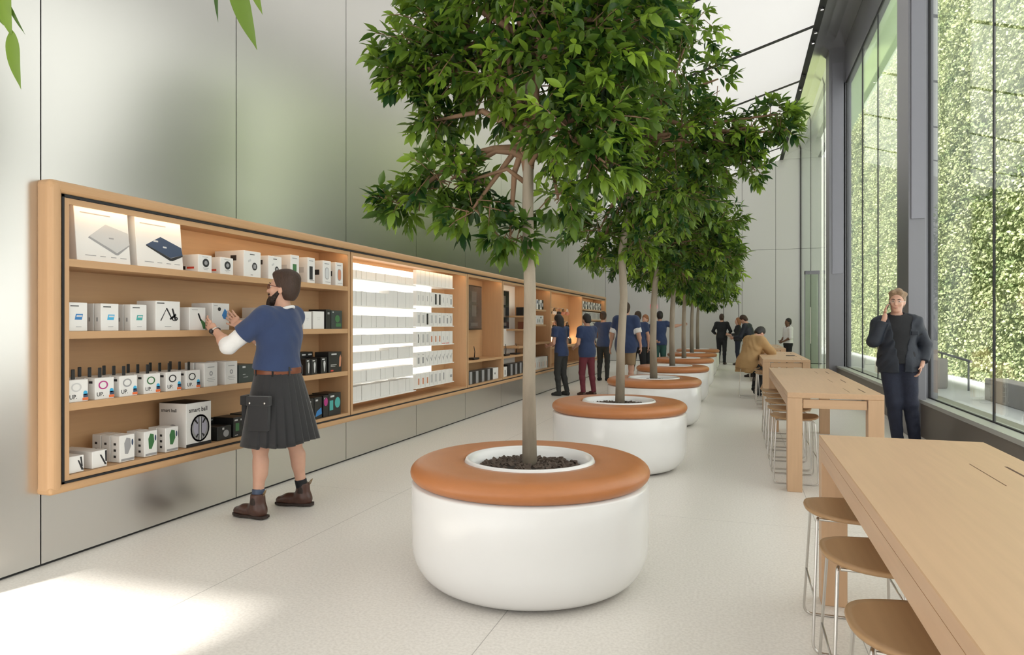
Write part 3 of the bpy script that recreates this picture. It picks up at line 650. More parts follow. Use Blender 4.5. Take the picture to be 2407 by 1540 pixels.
# ---- bay 2: backlit display of thin boxes
ya, yb = 6.13, 9.215
p = MB(); p.box(XB + .02, XB + .03, ya, 8.70, .62, 2.10); U(p).build('backlit_panel', M_backlit, unit)
rowz = [1.90, 1.613, 1.378, 1.195, 1.01, .79, .592]
rowr = [1.925, 1.66, 1.394, 1.145, .884, .614]
XR = -3.84
for i, zz in enumerate(rowz):
    shelf(ya, 7.70, zz, .012, M_acryl, 'display_ledge', xb=XB + .03, xf=XR + .03)
for zz in rowr: shelf(7.70, 8.90, zz, .012, M_acryl, 'display_ledge', xb=XB + .03, xf=XR + .03)
ordn = ['top', 'second', 'third', 'fourth', 'fifth', 'sixth', 'bottom']
proto = {}
ords = 'first second third fourth fifth sixth seventh eighth ninth tenth eleventh twelfth thirteenth fourteenth fifteenth sixteenth'.split()
seconds = ords[:9]
def thin(key, w, h, d, body, prints):
    if key in proto: return None
    t = bpy.data.objects.new('phone_case_box', None); C.objects.link(t)
    MB().bbox(-d, 0, -w / 2, w / 2, 0, h, .0015, 1).build('carton', body, t)
    for pts, m in prints: art_poly(t, w, h, pts, m)
    proto[key] = t; return t
def place(key, loc, label, group=None, cat='box', sc=None, args=None, name=None):
    t = thin(key, *args) if key not in proto else None
    if t is None: t = copy_tree(proto[key])
    t.location = loc
    if 'group' in t: del t['group']
    tag(t, label, cat, group)
    if sc: t.scale = sc
    return t
for i, zz in enumerate(rowz):
    n = 15; H = [.09, .155, .13, .10, .10, .12, .155][i]
    for k in range(n):
        hh = H * (1 + (.25 if (k > n * .55 and i in (1, 4)) else 0) + random.uniform(-.02, .02))
        place('pale', (XR - .01 + random.uniform(-.008, .004), ya + .08 + k * (1.55 / n), zz), f'thin pale box on the {ordn[i]} backlit ledge, {ords[k]} from the left', f'pale boxes in the left half of the {ordn[i]} backlit ledge',
              sc=(1, 1, hh / .13), args=(.098, .13, .14, M_cardpale, []))
#seconds = ['first', 'second', 'third', 'fourth', 'fifth', 'sixth', 'seventh', 'eighth', 'ninth']
for i, zz in enumerate(rowr):
    zz = zz if i else zz
    kinds = [['w'] * 9, ['slim', 'slim', 'slim', 'slim', 'dark', 'dark', 'slim', 'slim', 'ph'], ['sil', 'sil', 'dark', 'sil', 'sil', 'ph', 'sil', 'ph', 'fig'], ['fig', 'sil', 'sil', 'cop', 'cop', 'cop', 'red', 'red', 'w'],
             ['ph', 'ph', 'tick', 'tick', 'tick', 'tick', 'tick', 'tick', 'tick'], ['cop', 'cop', 'cop', 'sil', 'sil', 'sil', 'grey', 'w', 'lap']][i]
    what = {'w': 'plain white', 'slim': 'white and slim dark-edged', 'dark': 'white with a black panel', 'ph': 'white with a phone picture', 'sil': 'white with a silver phone picture', 'fig': 'white with a twisted black picture', 'cop': 'white with a copper picture',
            'red': 'white with a red base line', 'tick': 'white with a slanting stylus picture', 'grey': 'white with a tall grey picture', 'lap': 'white with a small laptop picture'}
    args = {'w': (.115, .175, .05, M_card, []), 'slim': (.115, .175, .05, M_card, [(rect(.45, .55, .3, .7), M_inkgrey)]), 'dark': (.115, .175, .05, M_card, [(rect(.3, .75, .1, .9), M_ink)]),
            'ph': (.115, .175, .05, M_card, [(rect(.3, .7, .18, .62), M_inkgrey), (rect(.3, .7, .8, .84), M_inkgrey)]), 'sil': (.115, .175, .05, M_card, [(rect(.28, .72, .2, .8), M_inkpale), (rect(.62, .72, .2, .8), M_inkgrey)]),
            'fig': (.115, .175, .05, M_card, [([(.35, .2), (.5, .2), (.6, .5), (.5, .8), (.35, .8), (.45, .5)], M_ink)]), 'cop': (.115, .175, .05, M_card, [(rect(.35, .68, .2, .65), M_inkcopper)]),
            'red': (.115, .175, .05, M_card, [(rect(.05, .95, .04, .09), M_inkred), (rect(.35, .6, .3, .6), M_inkpale)]), 'tick': (.115, .175, .05, M_card, [([(.2, .45), (.3, .45), (.5, .25), (.8, .7), (.72, .72), (.5, .38), (.3, .6)], M_inkgrey)]),
            'grey': (.115, .175, .05, M_card, [(rect(.4, .7, .25, .8), M_inkgrey)]), 'lap': (.115, .175, .05, M_card, [(rect(.2, .8, .35, .55), M_inkgrey)])}
    for k, kd in enumerate(kinds):
        place(kd, (XR + .02, 7.79 + k * .128, zz), f'{what[kd].replace("white with", "white box with").replace("plain white", "plain white box").replace("white and slim dark-edged", "white box with a slim dark edge")}, {seconds[k]} from left on the right of {ordn[i]} ledge', f'phone case boxes in the right half of the backlit display', args=args[kd])
# ---- bay 3: framed dark screen, drone arm on a shelf, grey boxes
def wallscreen(label, y0_, y1_, z0_, z1_, x, art):
    t = thing('display_screen', label, 'screen', (x, (y0_ + y1_) / 2, z0_)); w = y1_ - y0_; h = z1_ - z0_
    MB().bbox(-.04, 0, -w / 2, w / 2, 0, h, .006, 2).build('screen_housing', M_plastic, t)
    MB().box(0, .0015, -w / 2 + .02, w / 2 - .02, .02, h - .02).build('screen_face', art, t)
    for a, b, c, d in ((.28, .62, .62, .86), (.3, .6, .3, .55), (.22, .7, .08, .16)): art_poly(t, w, h, rect(a, b, c, d), mat('faint_picture', (.13, .11, .10), .3), e=.003)
wallscreen('tall dark screen hanging in the first plain bay after the backlit display', 9.86, 10.50, 1.33, 2.04, -4.0, M_screenart)
wallscreen('tall blue-black screen on the white back panel left of the nearest trunk', 11.30, 11.86, 1.34, 2.03, -3.98, M_screen)
shelf(9.305, 10.795, .875, .035)
def armlamp(y, x, z, label):
    t = thing('small_black_gadget', label, 'gadget', (x, y, z))
    MB().bbox(-.07, .07, -.11, .11, 0, .03, .012, 2).build('gadget_base', M_plastic, t)
    MB().tube([(0, .06, .02), (0, .08, .12), (0, .04, .20)], [.009, .007, .005]).build('gadget_arm', M_plastic, t)
armlamp(9.75, -3.86, .875, 'small black gadget with a raised arm on the shelf under the dark screen')
def rowboxes(y, z, n, w, h, names, pats, x=-3.80, gap=.006, d=.14, group=None):
    for k in range(n):
        body, prints = pats[k % len(pats)]
        key = (round(w, 3), round(h, 3), body.name, k % len(pats), str(len(prints)), names[:12] if isinstance(names, str) else '')
        place(key, (x, y + w / 2 + k * (w + gap), z), f'{names}, {ords[k]} from the left' if isinstance(names, str) else names[k], group, args=(w, h, d, body, prints))
zb = zi0 + .044
rowboxes(9.32, zb, 9, .125, .185, ['box in the bottom of the dark-screen bay, ' + q for q in ('black, at its left end', 'grey, second from its left end', 'slim black, third from its left end', 'grey, fourth from its left end', 'black, fifth from its left end', 'grey, sixth from its left end', 'black, seventh from its left end', 'grey, next to the white one', 'dark grey, touching the white one')],
         [(M_carddark, []), (M_inkgrey, [(rect(0, .12, 0, 1), M_ink)])], gap=.004)
rowboxes(10.50, zb, 1, .25, .185, ['white box with a small black mark at the bottom right of the dark-screen bay'], [(M_card, [(disc(.35, .5, .08, .1), M_ink)])])
# ---- bay 4: white back with small ledges
shelf(12.05, 12.55, 1.58, .03); shelf(12.05, 12.55, 1.33, .03, name='ledge'); shelf(11.75, 12.55, 1.02, .04, name='ledge'); shelf(10.89, 12.56, .87, .035)
armlamp(11.25, -3.86, .87, 'small black gadget with a raised arm below the blue-black screen')
armlamp(11.85, -3.86, .87, 'second small black gadget, right of the one below the blue-black screen')
rowboxes(12.15, 1.58, 3, .11, .16, ['black box on the top ledge beside the trunk, left', 'black box on the top ledge beside the trunk, middle', 'brown box on the top ledge beside the trunk, right'], [(M_carddark, []), (M_cardpale, [])])
rowboxes(12.25, 1.33, 1, .12, .14, ['small dark red box on the ledge in the white-backed bay'], [(M_belt, [])])
rowboxes(10.9, zb, 2, .15, .17, ['white box at the bottom left of the white-backed bay', 'second white box at the bottom of the white-backed bay'], [(M_card, [(rect(.2, .4, .2, .7), M_ink)])])
rowboxes(11.25, zb, 9, .13, .20, ['dark box at the bottom of the white-backed bay, %s after the white ones' % q for q in seconds], [(M_carddark, []), (M_inkgrey, [(rect(0, .15, 0, 1), M_ink)])], gap=.004)
# ---- bay 5
def many(ya, z, n, w, h, lab, grp, pats, **k): rowboxes(ya, z, n, w, h, lab, pats, group=grp, **k)
mixed = [(M_cardslate, [(rect(.2, .8, .5, .9), M_inkpale)]), (M_card, [(rect(.3, .7, .2, .7), M_ink)]), (M_carddark, [(disc(.5, .5, .3, .2), M_inksilver)]), (M_card, [(rect(.2, .8, .6, .9), M_inknavy)])]
pale = [(M_card, [(rect(.3, .7, .2, .6), M_inkgrey)]), (M_card, [(disc(.5, .4, .2, .2), M_inkgreen)]), (M_cardpale, [(rect(.2, .8, .7, .85), M_ink)])]
shelf(12.635, 13.6, 1.72, .035); shelf(12.635, 13.6, 1.42, .035); shelf(12.635, 13.9, 1.06, .04)
many(12.64, 1.72, 7, .125, .20, 'dark mixed box on the upper shelf right of the nearest trunk', 'dark boxes right of the nearest trunk', mixed)
many(12.64, 1.42, 7, .125, .18, 'pale box on the second shelf right of the nearest trunk', 'pale boxes right of the nearest trunk', pale)
many(12.64, zb, 9, .13, .24, 'white box on the bottom shelf right of the nearest trunk', 'white boxes low right of the nearest trunk', [(M_card, [(rect(.4, .6, .2, .6), M_inkcopper)]), (M_card, [(rect(.3, .7, .2, .6), M_inkpale)])])
many(13.86, zb, 1, .05, .24, 'narrow black box at the bottom beside the dark-haired woman', None, [(M_carddark, [])])
# ---- bay 6: headphones on pegs above a lit counter
def headphones(y, z, label, cup, band):
    t = thing('headphones', label, 'headphones', (-4.0, y, z))
    MB().tube([(-.10, 0, .085), (.0, 0, .085)], .008).build('wall_peg', M_steel, t)
    MB().tube([(0, .075 * math.cos(a), .075 * math.sin(a)) for a in [PI * k / 10 for k in range(11)]], .009).build('headband', band, t)
    for s in (-1, 1): MB().ellip((0, s * .078, -.03), (.035, .022, .042)).build('ear_cup', cup, t)
cols = [(M_pinkhp, M_whitecloth, 'rose and white'), (M_plastic, M_plastic, 'black'), (M_card, M_plastic, 'white with a black band'), (M_plastic, M_pinkhp, 'black with a rose band'), (M_pinkhp, M_plastic, 'rose with a black band')]
for r_, zr in enumerate((1.72, 1.40)):
    for k in range(6):
        c_ = cols[(k + r_) % 5]; headphones(14.35 + k * .42, zr, f'{c_[2]} headphones on the {"upper" if r_ == 0 else "lower"} row of pegs, {seconds[k]} from the left', c_[0], c_[1])
shelf(14.01, 16.98, .95, .05, xf=XI)
for k in range(5):
    t = thing('desk_speaker', ['yellow', 'white', 'white', 'yellow', 'black'][k] + ' small speaker on the counter below the headphones, %s from the left' % seconds[k], 'speaker', (-3.88, 14.7 + k * .36, .95))
    MB().lathe([(0, 0), (.05, 0), (.06, .02), (.055, .11), (.04, .15), (0, .16)], 18).build('speaker_body', [M_yellow, M_acryl, M_acryl, M_yellow, M_plastic][k], t)
    MB().lathe([(.035, .151), (.042, .145), (.05, .13)], 18).build('speaker_ring', M_steel, t)
p = MB(); p.box(XB + .01, XB + .02, 14.1, 16.9, 1.0, 1.12); U(p).build('light_strip', M_strip, unit)
# ---- bay 7
for j, (zz, pats, lab) in enumerate(((1.83, mixed, 'dark mixed box on the top shelf of the farthest bay'), (1.56, [(M_card, [(rect(.6, .95, .1, .9), M_ink)])], 'black-striped white box, second shelf of the farthest bay'), (1.30, pale, 'pale box on the third shelf of the farthest bay'), (.90, mixed, 'mixed box on the fourth shelf of the farthest bay'))):
    shelf(17.08, 20.12, zz, .04); many(17.15, zz, 15, .15, .2, lab, lab.replace('box', 'boxes'), pats, gap=.03)
many(17.15, zb, 14, .15, .26, 'pale box on the bottom of the farthest bay', 'pale boxes on the bottom of the farthest bay', pale, gap=.03)
# ------------------------------------------------------------------ planters with leather seats
PX, PY, PS = -1.108, 3.665, 3.115
RB, ZR, ZC = .664, .545, .655
def make_planter(label):
    t = thing('planter_bench', label, 'planter', (PX, PY, 0), 0, 'round planters in a row')
    prof = [(0, .012), (.50, .012)]
    for k in range(11):
        a = PI / 2 * k / 10; prof.append((.50 + .155 * math.sin(a), .012 + .21 * (1 - math.cos(a))))
    prof += [(.657, .35), (.657, ZR - .01), (.652, ZR), (.40, ZR), (.36, ZC), (.352, ZC + .008), (.342, ZC + .006), (.325, ZC - .03), (.315, ZC - .075), (.31, ZC - .11)]
    MB().lathe(prof, 128).build('planter_body', M_white, t)
    MB().lathe([(0, .0), (.47, .0), (.47, .013)], 64).build('plinth', M_black, t)
    prof = []
    for k in range(15):
        a = PI * k / 14; prof.append((.585 + .079 * math.sin(a) ** .8 if a < PI else .585, ZR + .045 - .05 * math.cos(a)))
    prof = [(.45, ZR), (.60, ZR)] + [(.60 + .064 * math.sin(PI / 2 * k / 6), ZR + .052 * (1 - math.cos(PI / 2 * k / 6))) for k in range(7)] + \
           [(.574 + .09 * math.cos(PI / 2 * k / 8), ZR + .052 + (ZC - ZR - .052) * math.sin(PI / 2 * k / 8)) for k in range(1, 9)] + [(.50, ZC + .002), (.42, ZC), (.375, ZC - .004), (.362, ZC - .02), (.36, ZC - .06)]
    MB().lathe(prof, 128).build('seat_cushion', M_leather, t)
    for a in (-68, 52, 172):                     # stitched seams across the cushion
        ca, sa = math.cos(R(a)), math.sin(R(a))
        pts = [((r + .001) * ca, (r + .001) * sa, z + .001) for r, z in prof[1:-2]]
        p = MB(); p.tube(pts, .0036, 6); o = p.build('stitched_seam', mat('seam_leather', (.20, .07, .025), .5), t)
    rs = random.Random(3)
    vs = [(0, 0, .60)]; 
    prof = [(0, .622), (.10, .618), (.2, .608), (.312, .596)]
    MB().lathe(prof, 48).build('soil', M_soil, t)
    ch = MB()
    for k in range(420):
        r = .30 * math.sqrt(rs.random()); a = rs.random() * 2 * PI; s = rs.uniform(.008, .02); zz = .628 - .09 * r
        c = Vector((r * math.cos(a), r * math.sin(a), zz)); rot = Matrix.Rotation(rs.random() * PI, 3, Vector((rs.random() - .5, rs.random() - .5, rs.random() - .5)).normalized())
        vs = [c + rot @ Vector((x * s, y * s * .6, z * s * .35)) for z in (-1, 1) for y in (-1, 1) for x in (-1, 1)]
        ch.add(vs, [(0, 2, 3, 1), (4, 5, 7, 6), (0, 1, 5, 4), (2, 6, 7, 3), (0, 4, 6, 2), (1, 3, 7, 5)])
    ch.build('bark_mulch', M_bark, t)['kind'] = 'stuff'
    return t
pl_names = ['nearest round white planter with tan leather ring seat, largest in the photo', 'second round white planter with tan leather seat, directly behind the nearest', 'third round white planter seat counted from the front',
            'fourth white planter with leather seat, mostly hidden by the third', 'fifth planter seat in the row, a thin tan ellipse', 'sixth planter seat, beside the far standing people', 'farthest planter seat at the end of the tree row']
base = make_planter(pl_names[0]); planters = [base]
for k in range(1, 7): planters.append(copy_tree(base, loc=(PX - .014 * k, PY + PS * k, 0), label=pl_names[k]))
for k, pl in enumerate(planters): pl.rotation_euler = (0, 0, R([0, 8, 30, 70, 15, 95, 40][k])) if k else (0, 0, 0)

# ------------------------------------------------------------------ fig trees
def grow(seed, lobes, trunk, twigs_per, leaf, name_label, loc, branches=None, droop=.35, twr=1.0, rt=.038):
    """lobes: (x, y, z, rx, ry, rz, weight); trunk: polyline; leaves sit on short twigs spread through every lobe"""
    rs = np.random.default_rng(seed)
    t = thing('fig_tree', name_label, 'tree', loc, 0, 'slender trees in the round planters')
    n = len(trunk)
    MB().tube(trunk, [rt * (1.12 if i == 0 else 1 - .32 * i / (n - 1)) for i in range(n)], 14).build('trunk', M_trunk, t)
    top = Vector(trunk[-1]); fork = Vector(trunk[-2])
    tw = MB(); P, N, D, L, W, T = [], [], [], [], [], []
    for li, (lx, ly, lz, rx, ry, rz, wt) in enumerate(lobes):
        c = Vector((lx, ly, lz)); start = fork.lerp(top, rs.random()) if lz > 2.2 else Vector(trunk[-3]).lerp(fork, rs.random())
        mid = start.lerp(c, .5) + Vector((rs.normal(0, .04), rs.normal(0, .04), .10 if c.z < start.z + .5 else -.05))
        pts = [start.lerp(mid, .0), start.lerp(mid, .5) + Vector((0, 0, .02)), mid, mid.lerp(c, .6), c]
        rr = .024 if (c - start).length > .35 else .016
        MB().tube(pts, [rr, rr * .85, rr * .7, rr * .5, rr * .3], 8).build('branch', M_branch, t)
        m = int(twigs_per * wt)
        for k in range(m):
            q = rs.normal(0, 1, 3); q /= np.linalg.norm(q); rad = rs.random() ** .45
            b = c + Vector((q[0] * rx * rad * .80, q[1] * ry * rad * .80, q[2] * rz * rad * .80))
            out = Vector((q[0] / rx, q[1] / ry, q[2] / rz)).normalized(); out = (out + (b - Vector((trunk[-1][0], trunk[-1][1], b.z))) * .35 + Vector(rs.normal(0, .35, 3)) + Vector((0, 0, .15))).normalized()
            ln = rs.uniform(.16, .30) * min(1, (rx + rz) * 1.2) * twr; e = b + out * ln + Vector((0, 0, -droop * .22 * ln))
            if k % 2 == 0: tw.tube([b - out * .08, b.lerp(e, .5) + Vector((0, 0, .01)), e], [.004, .003, .0018], 4, cap=False)
            nl = rs.integers(8, 13); s0 = out.cross(Vector(rs.normal(0, 1, 3))).normalized(); s1 = out.cross(s0)
            young = rs.random() < .30
            bt = rs.normal(.26, .16)
            for j in range(nl):
                f = (j + .5) / nl; a = j * 2.4 + rs.normal(0, .2); side = s0 * math.cos(a) + s1 * math.sin(a)
                d = (out * (.45 + .5 * f) + side * (1.0 - .35 * f) + Vector((0, 0, -droop))).normalized()
                nn = (Vector((0, 0, 1)) + side * .3 + Vector(rs.normal(0, .35, 3))).normalized()
                P.append(b.lerp(e, f)); D.append(d); N.append(nn); ll = leaf * rs.uniform(.7, 1.2); L.append(ll); W.append(ll * rs.uniform(.35, .46)); T.append(bt + (.45 if young and f > .45 else 0) + rs.normal(0, .08))
    tw.build('twigs', M_branch, t)['kind'] = 'stuff'
    A = lambda q: np.array([tuple(v) for v in q])
    o = leaf_cloud('foliage', A(P), A(N), A(D), np.array(L), np.array(W), np.clip(np.array(T), 0, 1), M_leaf, t, fine=True); o['kind'] = 'stuff'
    return t
Z0 = .58
def tr(h, dx=0, dy=0, k=3): return
# nearest tree
lob1 = [(-.62, 0, 3.0 - Z0, .28, .3, .24, .6), (-.86, -.05, 2.95 - Z0, .13, .14, .10, .18), (.52, 0, 3.05 - Z0, .26, .3, .3, .6), (-.62, 0, 3.25 - Z0, .2, .25, .2, .4), (.50, -.1, 2.48 - Z0, .2, .22, .15, .4), (-.02, .1, 2.78 - Z0, .46, .40, .28, 1.0), (-.35, .05, 2.95 - Z0, .40, .4, .34, 1.2), (.28, .0, 2.90 - Z0, .40, .4, .34, 1.2), (-.10, .0, 3.30 - Z0, .60, .5, .36, 1.7), (.38, .1, 3.25 - Z0, .42, .4, .34, 1.0), (-.50, 0, 3.35 - Z0, .25, .3, .22, .55),
        (-.1, .0, 3.85 - Z0, .62, .5, .4, 1.2), (-.72, -.05, 2.83 - Z0, .17, .16, .13, .25), (-.58, -.02, 2.60 - Z0, .18, .2, .14, .3), (-.46, -.05, 2.24 - Z0, .30, .26, .13, .65), (-.76, -.08, 2.12 - Z0, .17, .18, .10, .36), (-.30, -.1, 2.06 - Z0, .20, .22, .12, .3),
        (-.10, -.05, 1.90 - Z0, .18, .18, .10, .30), (.30, -.12, 2.42 - Z0, .30, .28, .20, .75), (.44, -.1, 2.26 - Z0, .17, .2, .12, .4), (.14, .1, 2.12 - Z0, .18, .2, .12, .25), (.46, .05, 2.72 - Z0, .25, .28, .22, .55)]
trees = [grow(11, lob1, [(0, 0, -.02), (-.004, 0, .5), (.002, 0, 1.0), (-.012, 0, 1.45), (-.008, 0, 1.72), (-.02, .02, 1.95), (.02, 0, 2.6)], 66, .096, 'nearest fig tree with a straight pale trunk, its crown cut by the top edge', (PX, PY, Z0), droop=.5)]
for pts, r0 in (([(-.01, 0, 1.66), (-.06, 0, 1.95), (-.16, .0, 2.25), (-.26, .02, 2.62), (-.28, .0, 3.0)], .026), ([(.0, 0, 1.70), (.04, -.02, 2.0), (.05, -.02, 2.4), (.14, 0, 2.85), (.18, 0, 3.2)], .024),
                 ([(-.02, 0, 1.62), (-.12, -.04, 1.70), (-.24, -.08, 1.66), (-.42, -.1, 1.62)], .015), ([(-.02, 0, 1.95), (-.10, -.05, 2.25), (-.12, -.06, 2.55), (-.08, -.05, 2.95)], .020), ([(.01, -.02, 1.72), (.14, -.1, 1.86), (.32, -.16, 1.78), (.46, -.18, 1.66)], .014)):
    MB().tube(pts, [r0 * (1 - .6 * i / (len(pts) - 1)) for i in range(len(pts))], 10).build('branch', M_branch, trees[0])
lob2 = [(0, 0, 2.75 - Z0, .62, .55, .42, 1.5), (.5, 0, 2.75 - Z0, .5, .5, .42, 1.2), (-.2, 0, 2.35 - Z0, .42, .4, .26, .7), (.45, 0, 3.3 - Z0, .62, .5, .45, 1.6), (-.1, 0, 3.4 - Z0, .5, .5, .45, 1.1), (.55, 0, 3.9 - Z0, .45, .45, .4, 1.0), (.72, .0, 4.3 - Z0, .24, .25, .26, .35), (-.1, 0, 4.1 - Z0, .5, .5, .4, .9), (.35, 0, 4.25 - Z0, .3, .3, .3, .4),
        (.98, -.02, 3.22 - Z0, .28, .28, .20, .5), (1.26, -.05, 3.26 - Z0, .22, .22, .15, .35), (1.50, -.08, 3.34 - Z0, .17, .18, .16, .35), (1.56, -.08, 3.16 - Z0, .10, .12, .10, .12), (1.22, -.05, 3.05 - Z0, .18, .2, .15, .3), (.95, 0, 3.75 - Z0, .16, .2, .22, .14), (.95, 0, 2.95 - Z0, .25, .3, .2, .45), (1.28, 0, 2.88 - Z0, .13, .15, .15, .18),
        (-.22, 0, 2.12 - Z0, .16, .2, .14, .2), (.2, 0, 2.25 - Z0, .3, .3, .2, .4)]
trees.append(grow(12, lob2, [(.01, 0, -.02), (.02, 0, .6), (.05, 0, 1.1), (.03, 0, 1.55), (.06, 0, 1.75), (.12, .02, 2.2), (.3, 0, 2.9)], 66, .105, 'second fig tree, its right branch reaching towards the ceiling track', (PX - .014, PY + PS, Z0), rt=.043))
lob3 = [(0, 0, 2.7 - Z0, .75, .7, .45, 1.7), (.6, 0, 2.6 - Z0, .55, .5, .4, 1.2), (.3, 0, 3.2 - Z0, .8, .7, .5, 1.7), (.9, 0, 2.85 - Z0, .35, .4, .25, .6), (.1, 0, 2.25 - Z0, .5, .5, .25, .8), (-.45, 0, 2.35 - Z0, .3, .35, .2, .4), (.95, 0, 2.35 - Z0, .35, .4, .2, .6), (.4, 0, 3.8 - Z0, .7, .6, .45, 1.2), (.0, 0, 4.3 - Z0, .7, .6, .45, 1.0), (.45, 0, 2.08 - Z0, .35, .35, .16, .4)]
trees.append(grow(13, lob3, [(0, 0, -.02), (-.01, 0, .6), (.0, 0, 1.1), (.02, 0, 1.4), (.05, 0, 1.6), (.1, .02, 2.0), (.25, 0, 2.7)], 62, .115, 'third fig tree, with a small dark knot where its lowest leaves begin', (PX - .028, PY + 2 * PS, Z0), rt=.05))
tnames = ['fourth fig tree trunk from the front, rising behind the third', 'fifth slim fig tree from the front', 'sixth fig tree, second from the far end of the row', 'farthest fig tree of the row, near the exit door']
for k in range(3, 7):
    trees.append(copy_tree(trees[2], loc=(PX - .014 * k, PY + PS * k, Z0), rz=[.3, -.35, .6, .1][k - 3], label=tnames[k - 3], scale=(1, 1, [1.0, 1.02, .98, 1.03][k - 3])))
# a tree off to the left of the camera whose hanging branch tips show at the upper left
def leafset(parent, specs):
    p = MB(); tones = []
    for base_, tip, wid, tone, nn in specs:
        b = Vector(base_); ax = Vector(tip) - b; L = ax.length; d = ax.normalized(); s = d.cross(Vector(nn)).normalized(); q = s.cross(d)
        m = 14; vs = []
        for i in range(m + 1):
            f = i / m; w = wid * .5 * (math.sin(PI * min(1, f * 1.02) ** .8) ** .9 if 0 < f < 1 else .02) * (1 - .25 * f); bend = q * (.10 * L * math.sin(PI * f)) * .5
            c = b + d * L * f + bend
            for t_, up_ in ((-1, .30), (-.5, .08), (0, 0), (.5, .08), (1, .30)): vs.append(c + s * w * t_ * (1 + .05 * math.sin(9 * f + t_)) + q * w * up_ * .6)
        p.add(vs, [(i * 5 + k, i * 5 + k + 1, (i + 1) * 5 + k + 1, (i + 1) * 5 + k) for i in range(m) for k in range(4)], True); tones += [tone] * len(vs)
    o = p.build('foliage', M_leaf, parent, fixn=False); a = o.data.attributes.new('tone', 'FLOAT', 'POINT'); a.data.foreach_set('value', tones); o['kind'] = 'stuff'
TXL, TYL = -2.55, .55
st = thing('fig_tree', 'near fig tree of which only long hanging leaves show at the upper left', 'tree', (TXL, TYL, 0))
MB().tube([(0, 0, 0), (0, 0, 1.2), (.03, 0, 2.2), (.05, .1, 2.8)], [.05, .045, .04, .03], 12).build('trunk', M_trunk, st)
MB().tube([(.05, .1, 2.7), (0.830, 0.461, 2.398), (0.954, 0.502, 2.248), (1.016, 0.523, 2.145)], [.02, .012, .006, .003], 8).build('branch', M_branch, st)
MB().tube([(.05, .1, 2.75), (1.140, 0.616, 2.548), (1.352, 0.686, 2.315), (1.471, 0.726, 2.190)], [.02, .012, .006, .003], 8).build('branch', M_branch, st)
fwd = (math.sin(YAW), -math.cos(YAW), .15)
leafset(st, [((1.008, 0.520, 2.173), (1.033, 0.528, 2.033), .045, .62, fwd), ((1.032, 0.528, 2.052), (1.052, 0.534, 1.920), .034, .55, fwd), ((1.021, 0.524, 2.117), (1.061, 0.537, 2.040), .009, .2, fwd), ((0.981, 0.511, 2.136), (1.015, 0.522, 2.061), .03, .5, fwd),
             ((1.457, 0.721, 2.199), (1.512, 0.739, 2.027), .048, .42, fwd), ((1.494, 0.733, 2.199), (1.524, 0.743, 2.107), .024, .5, fwd), ((1.423, 0.710, 2.199), (1.428, 0.711, 2.089), .012, .1, fwd)])

# ------------------------------------------------------------------ tables and stools
TX0, TX1, TH, TL = .40, 1.13, .836, 3.53
def make_table(label):
    t = thing('long_oak_table', label, 'table', (TX0, 0, 0), 0, 'long oak tables by the windows')
    w = TX1 - TX0
    p = MB().bbox(0, w, 0, TL, TH - .045, TH, .003, 1); p.build('tabletop', M_oakY, t)
    for x in (0, w - .03): MB().box(x + .0004, x + .0296, .0005, TL - .0005, TH - .118, TH - .045).build('side_rail', M_oakY, t)
    for y in (.012, TL - .042): MB().bbox(.125, w - .125, y, y + .03, TH - .13, TH - .055, .002, 1).build('end_rail', wood('oak_grain_across', OAK, 'X'), t)
    for x in (0, w - .118):
        for y in (0, TL - .118): MB().bbox(x, x + .118, y + .0, y + .118, 0, TH - .046, .003, 1).build('leg', M_oakZ, t)
    for y in (TL - .62, TL - 1.9, .55):             # flush flaps and the slots beside them
        MB().box(.495, .499, y - .40, y, TH - .01, TH + .0006).build('power_flap_groove', mat('groove_brown', (.16, .085, .04), .8), t)
        MB().box(.612, .622, y - .38, y - .02, TH - .01, TH + .0006).build('power_slot', mat('slot_brown', (.10, .05, .025), .8), t)
    return t
tb0 = make_table('nearest long oak table, cut by the right and bottom edges of the photo')
tbl = [tb0] + [copy_tree(tb0, label=l) for l in ('second long oak table, in front of the man on the phone', 'third long oak table, with the coat-wearing person leaning on it', 'farthest oak table, only its small top visible')]
for k, t in enumerate(tbl): t.location = (TX0, .305 + 5.865 * k, 0)

def make_stool(label):
    t = thing('oak_stool', label, 'stool', (0, 0, 0), 0, 'stools along the tables')
    # shield-shaped seat, rounded on the outer side
    poly = []
    for k in range(40):
        a = 2 * PI * k / 40; c_, s_ = math.cos(a), math.sin(a); e = 2.6
        x = .20 * math.copysign(abs(c_) ** (2 / e), c_); y = .205 * math.copysign(abs(s_) ** (2 / e), s_); y *= 1 + .10 * (x / .2)
        poly.append((x, y))
    p = MB(); rings = [(1.0, .0), (1.015, .007), (1.0, .016)]; vs = []
    for sc, dz in rings: vs += [(x * sc, y * sc, .563 + dz + .012 * (abs(x) / .2) ** 2.5) for x, y in poly]
    for sc in (.9, .7, .45, .2): vs += [(x * sc, y * sc, .579 + .012 * (abs(x * sc) / .2) ** 2.5 - .004 * (1 - sc)) for x, y in poly]
    n = 40; fs = [(i * n + k, i * n + (k + 1) % n, (i + 1) * n + (k + 1) % n, (i + 1) * n + k) for i in range(len(rings) + 3) for k in range(n)]
    fs += [tuple(reversed(range(n))), tuple((len(rings) + 3) * n + k for k in range(n))]
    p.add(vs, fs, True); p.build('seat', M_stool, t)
    for s in (-1, 1):
        pts = rounded([(-.155, s * .115, .556), (-.155 - .01, s * .125, .556)][:1] + [(-.16, s * .135, .555), (-.185, s * .212, .0065), (.185, s * .212, .0065), (.16, s * .135, .555), (-.15, s * .135, .555)], .045, 5)
        MB().tube(pts, .0062, 8).build('sled_leg', M_steel, t)
        MB().tube([(s * .176, -.180, .235), (s * .176, .180, .235)], .005, 8).build('foot_bar', M_steel, t)
    return t
s0 = make_stool('')
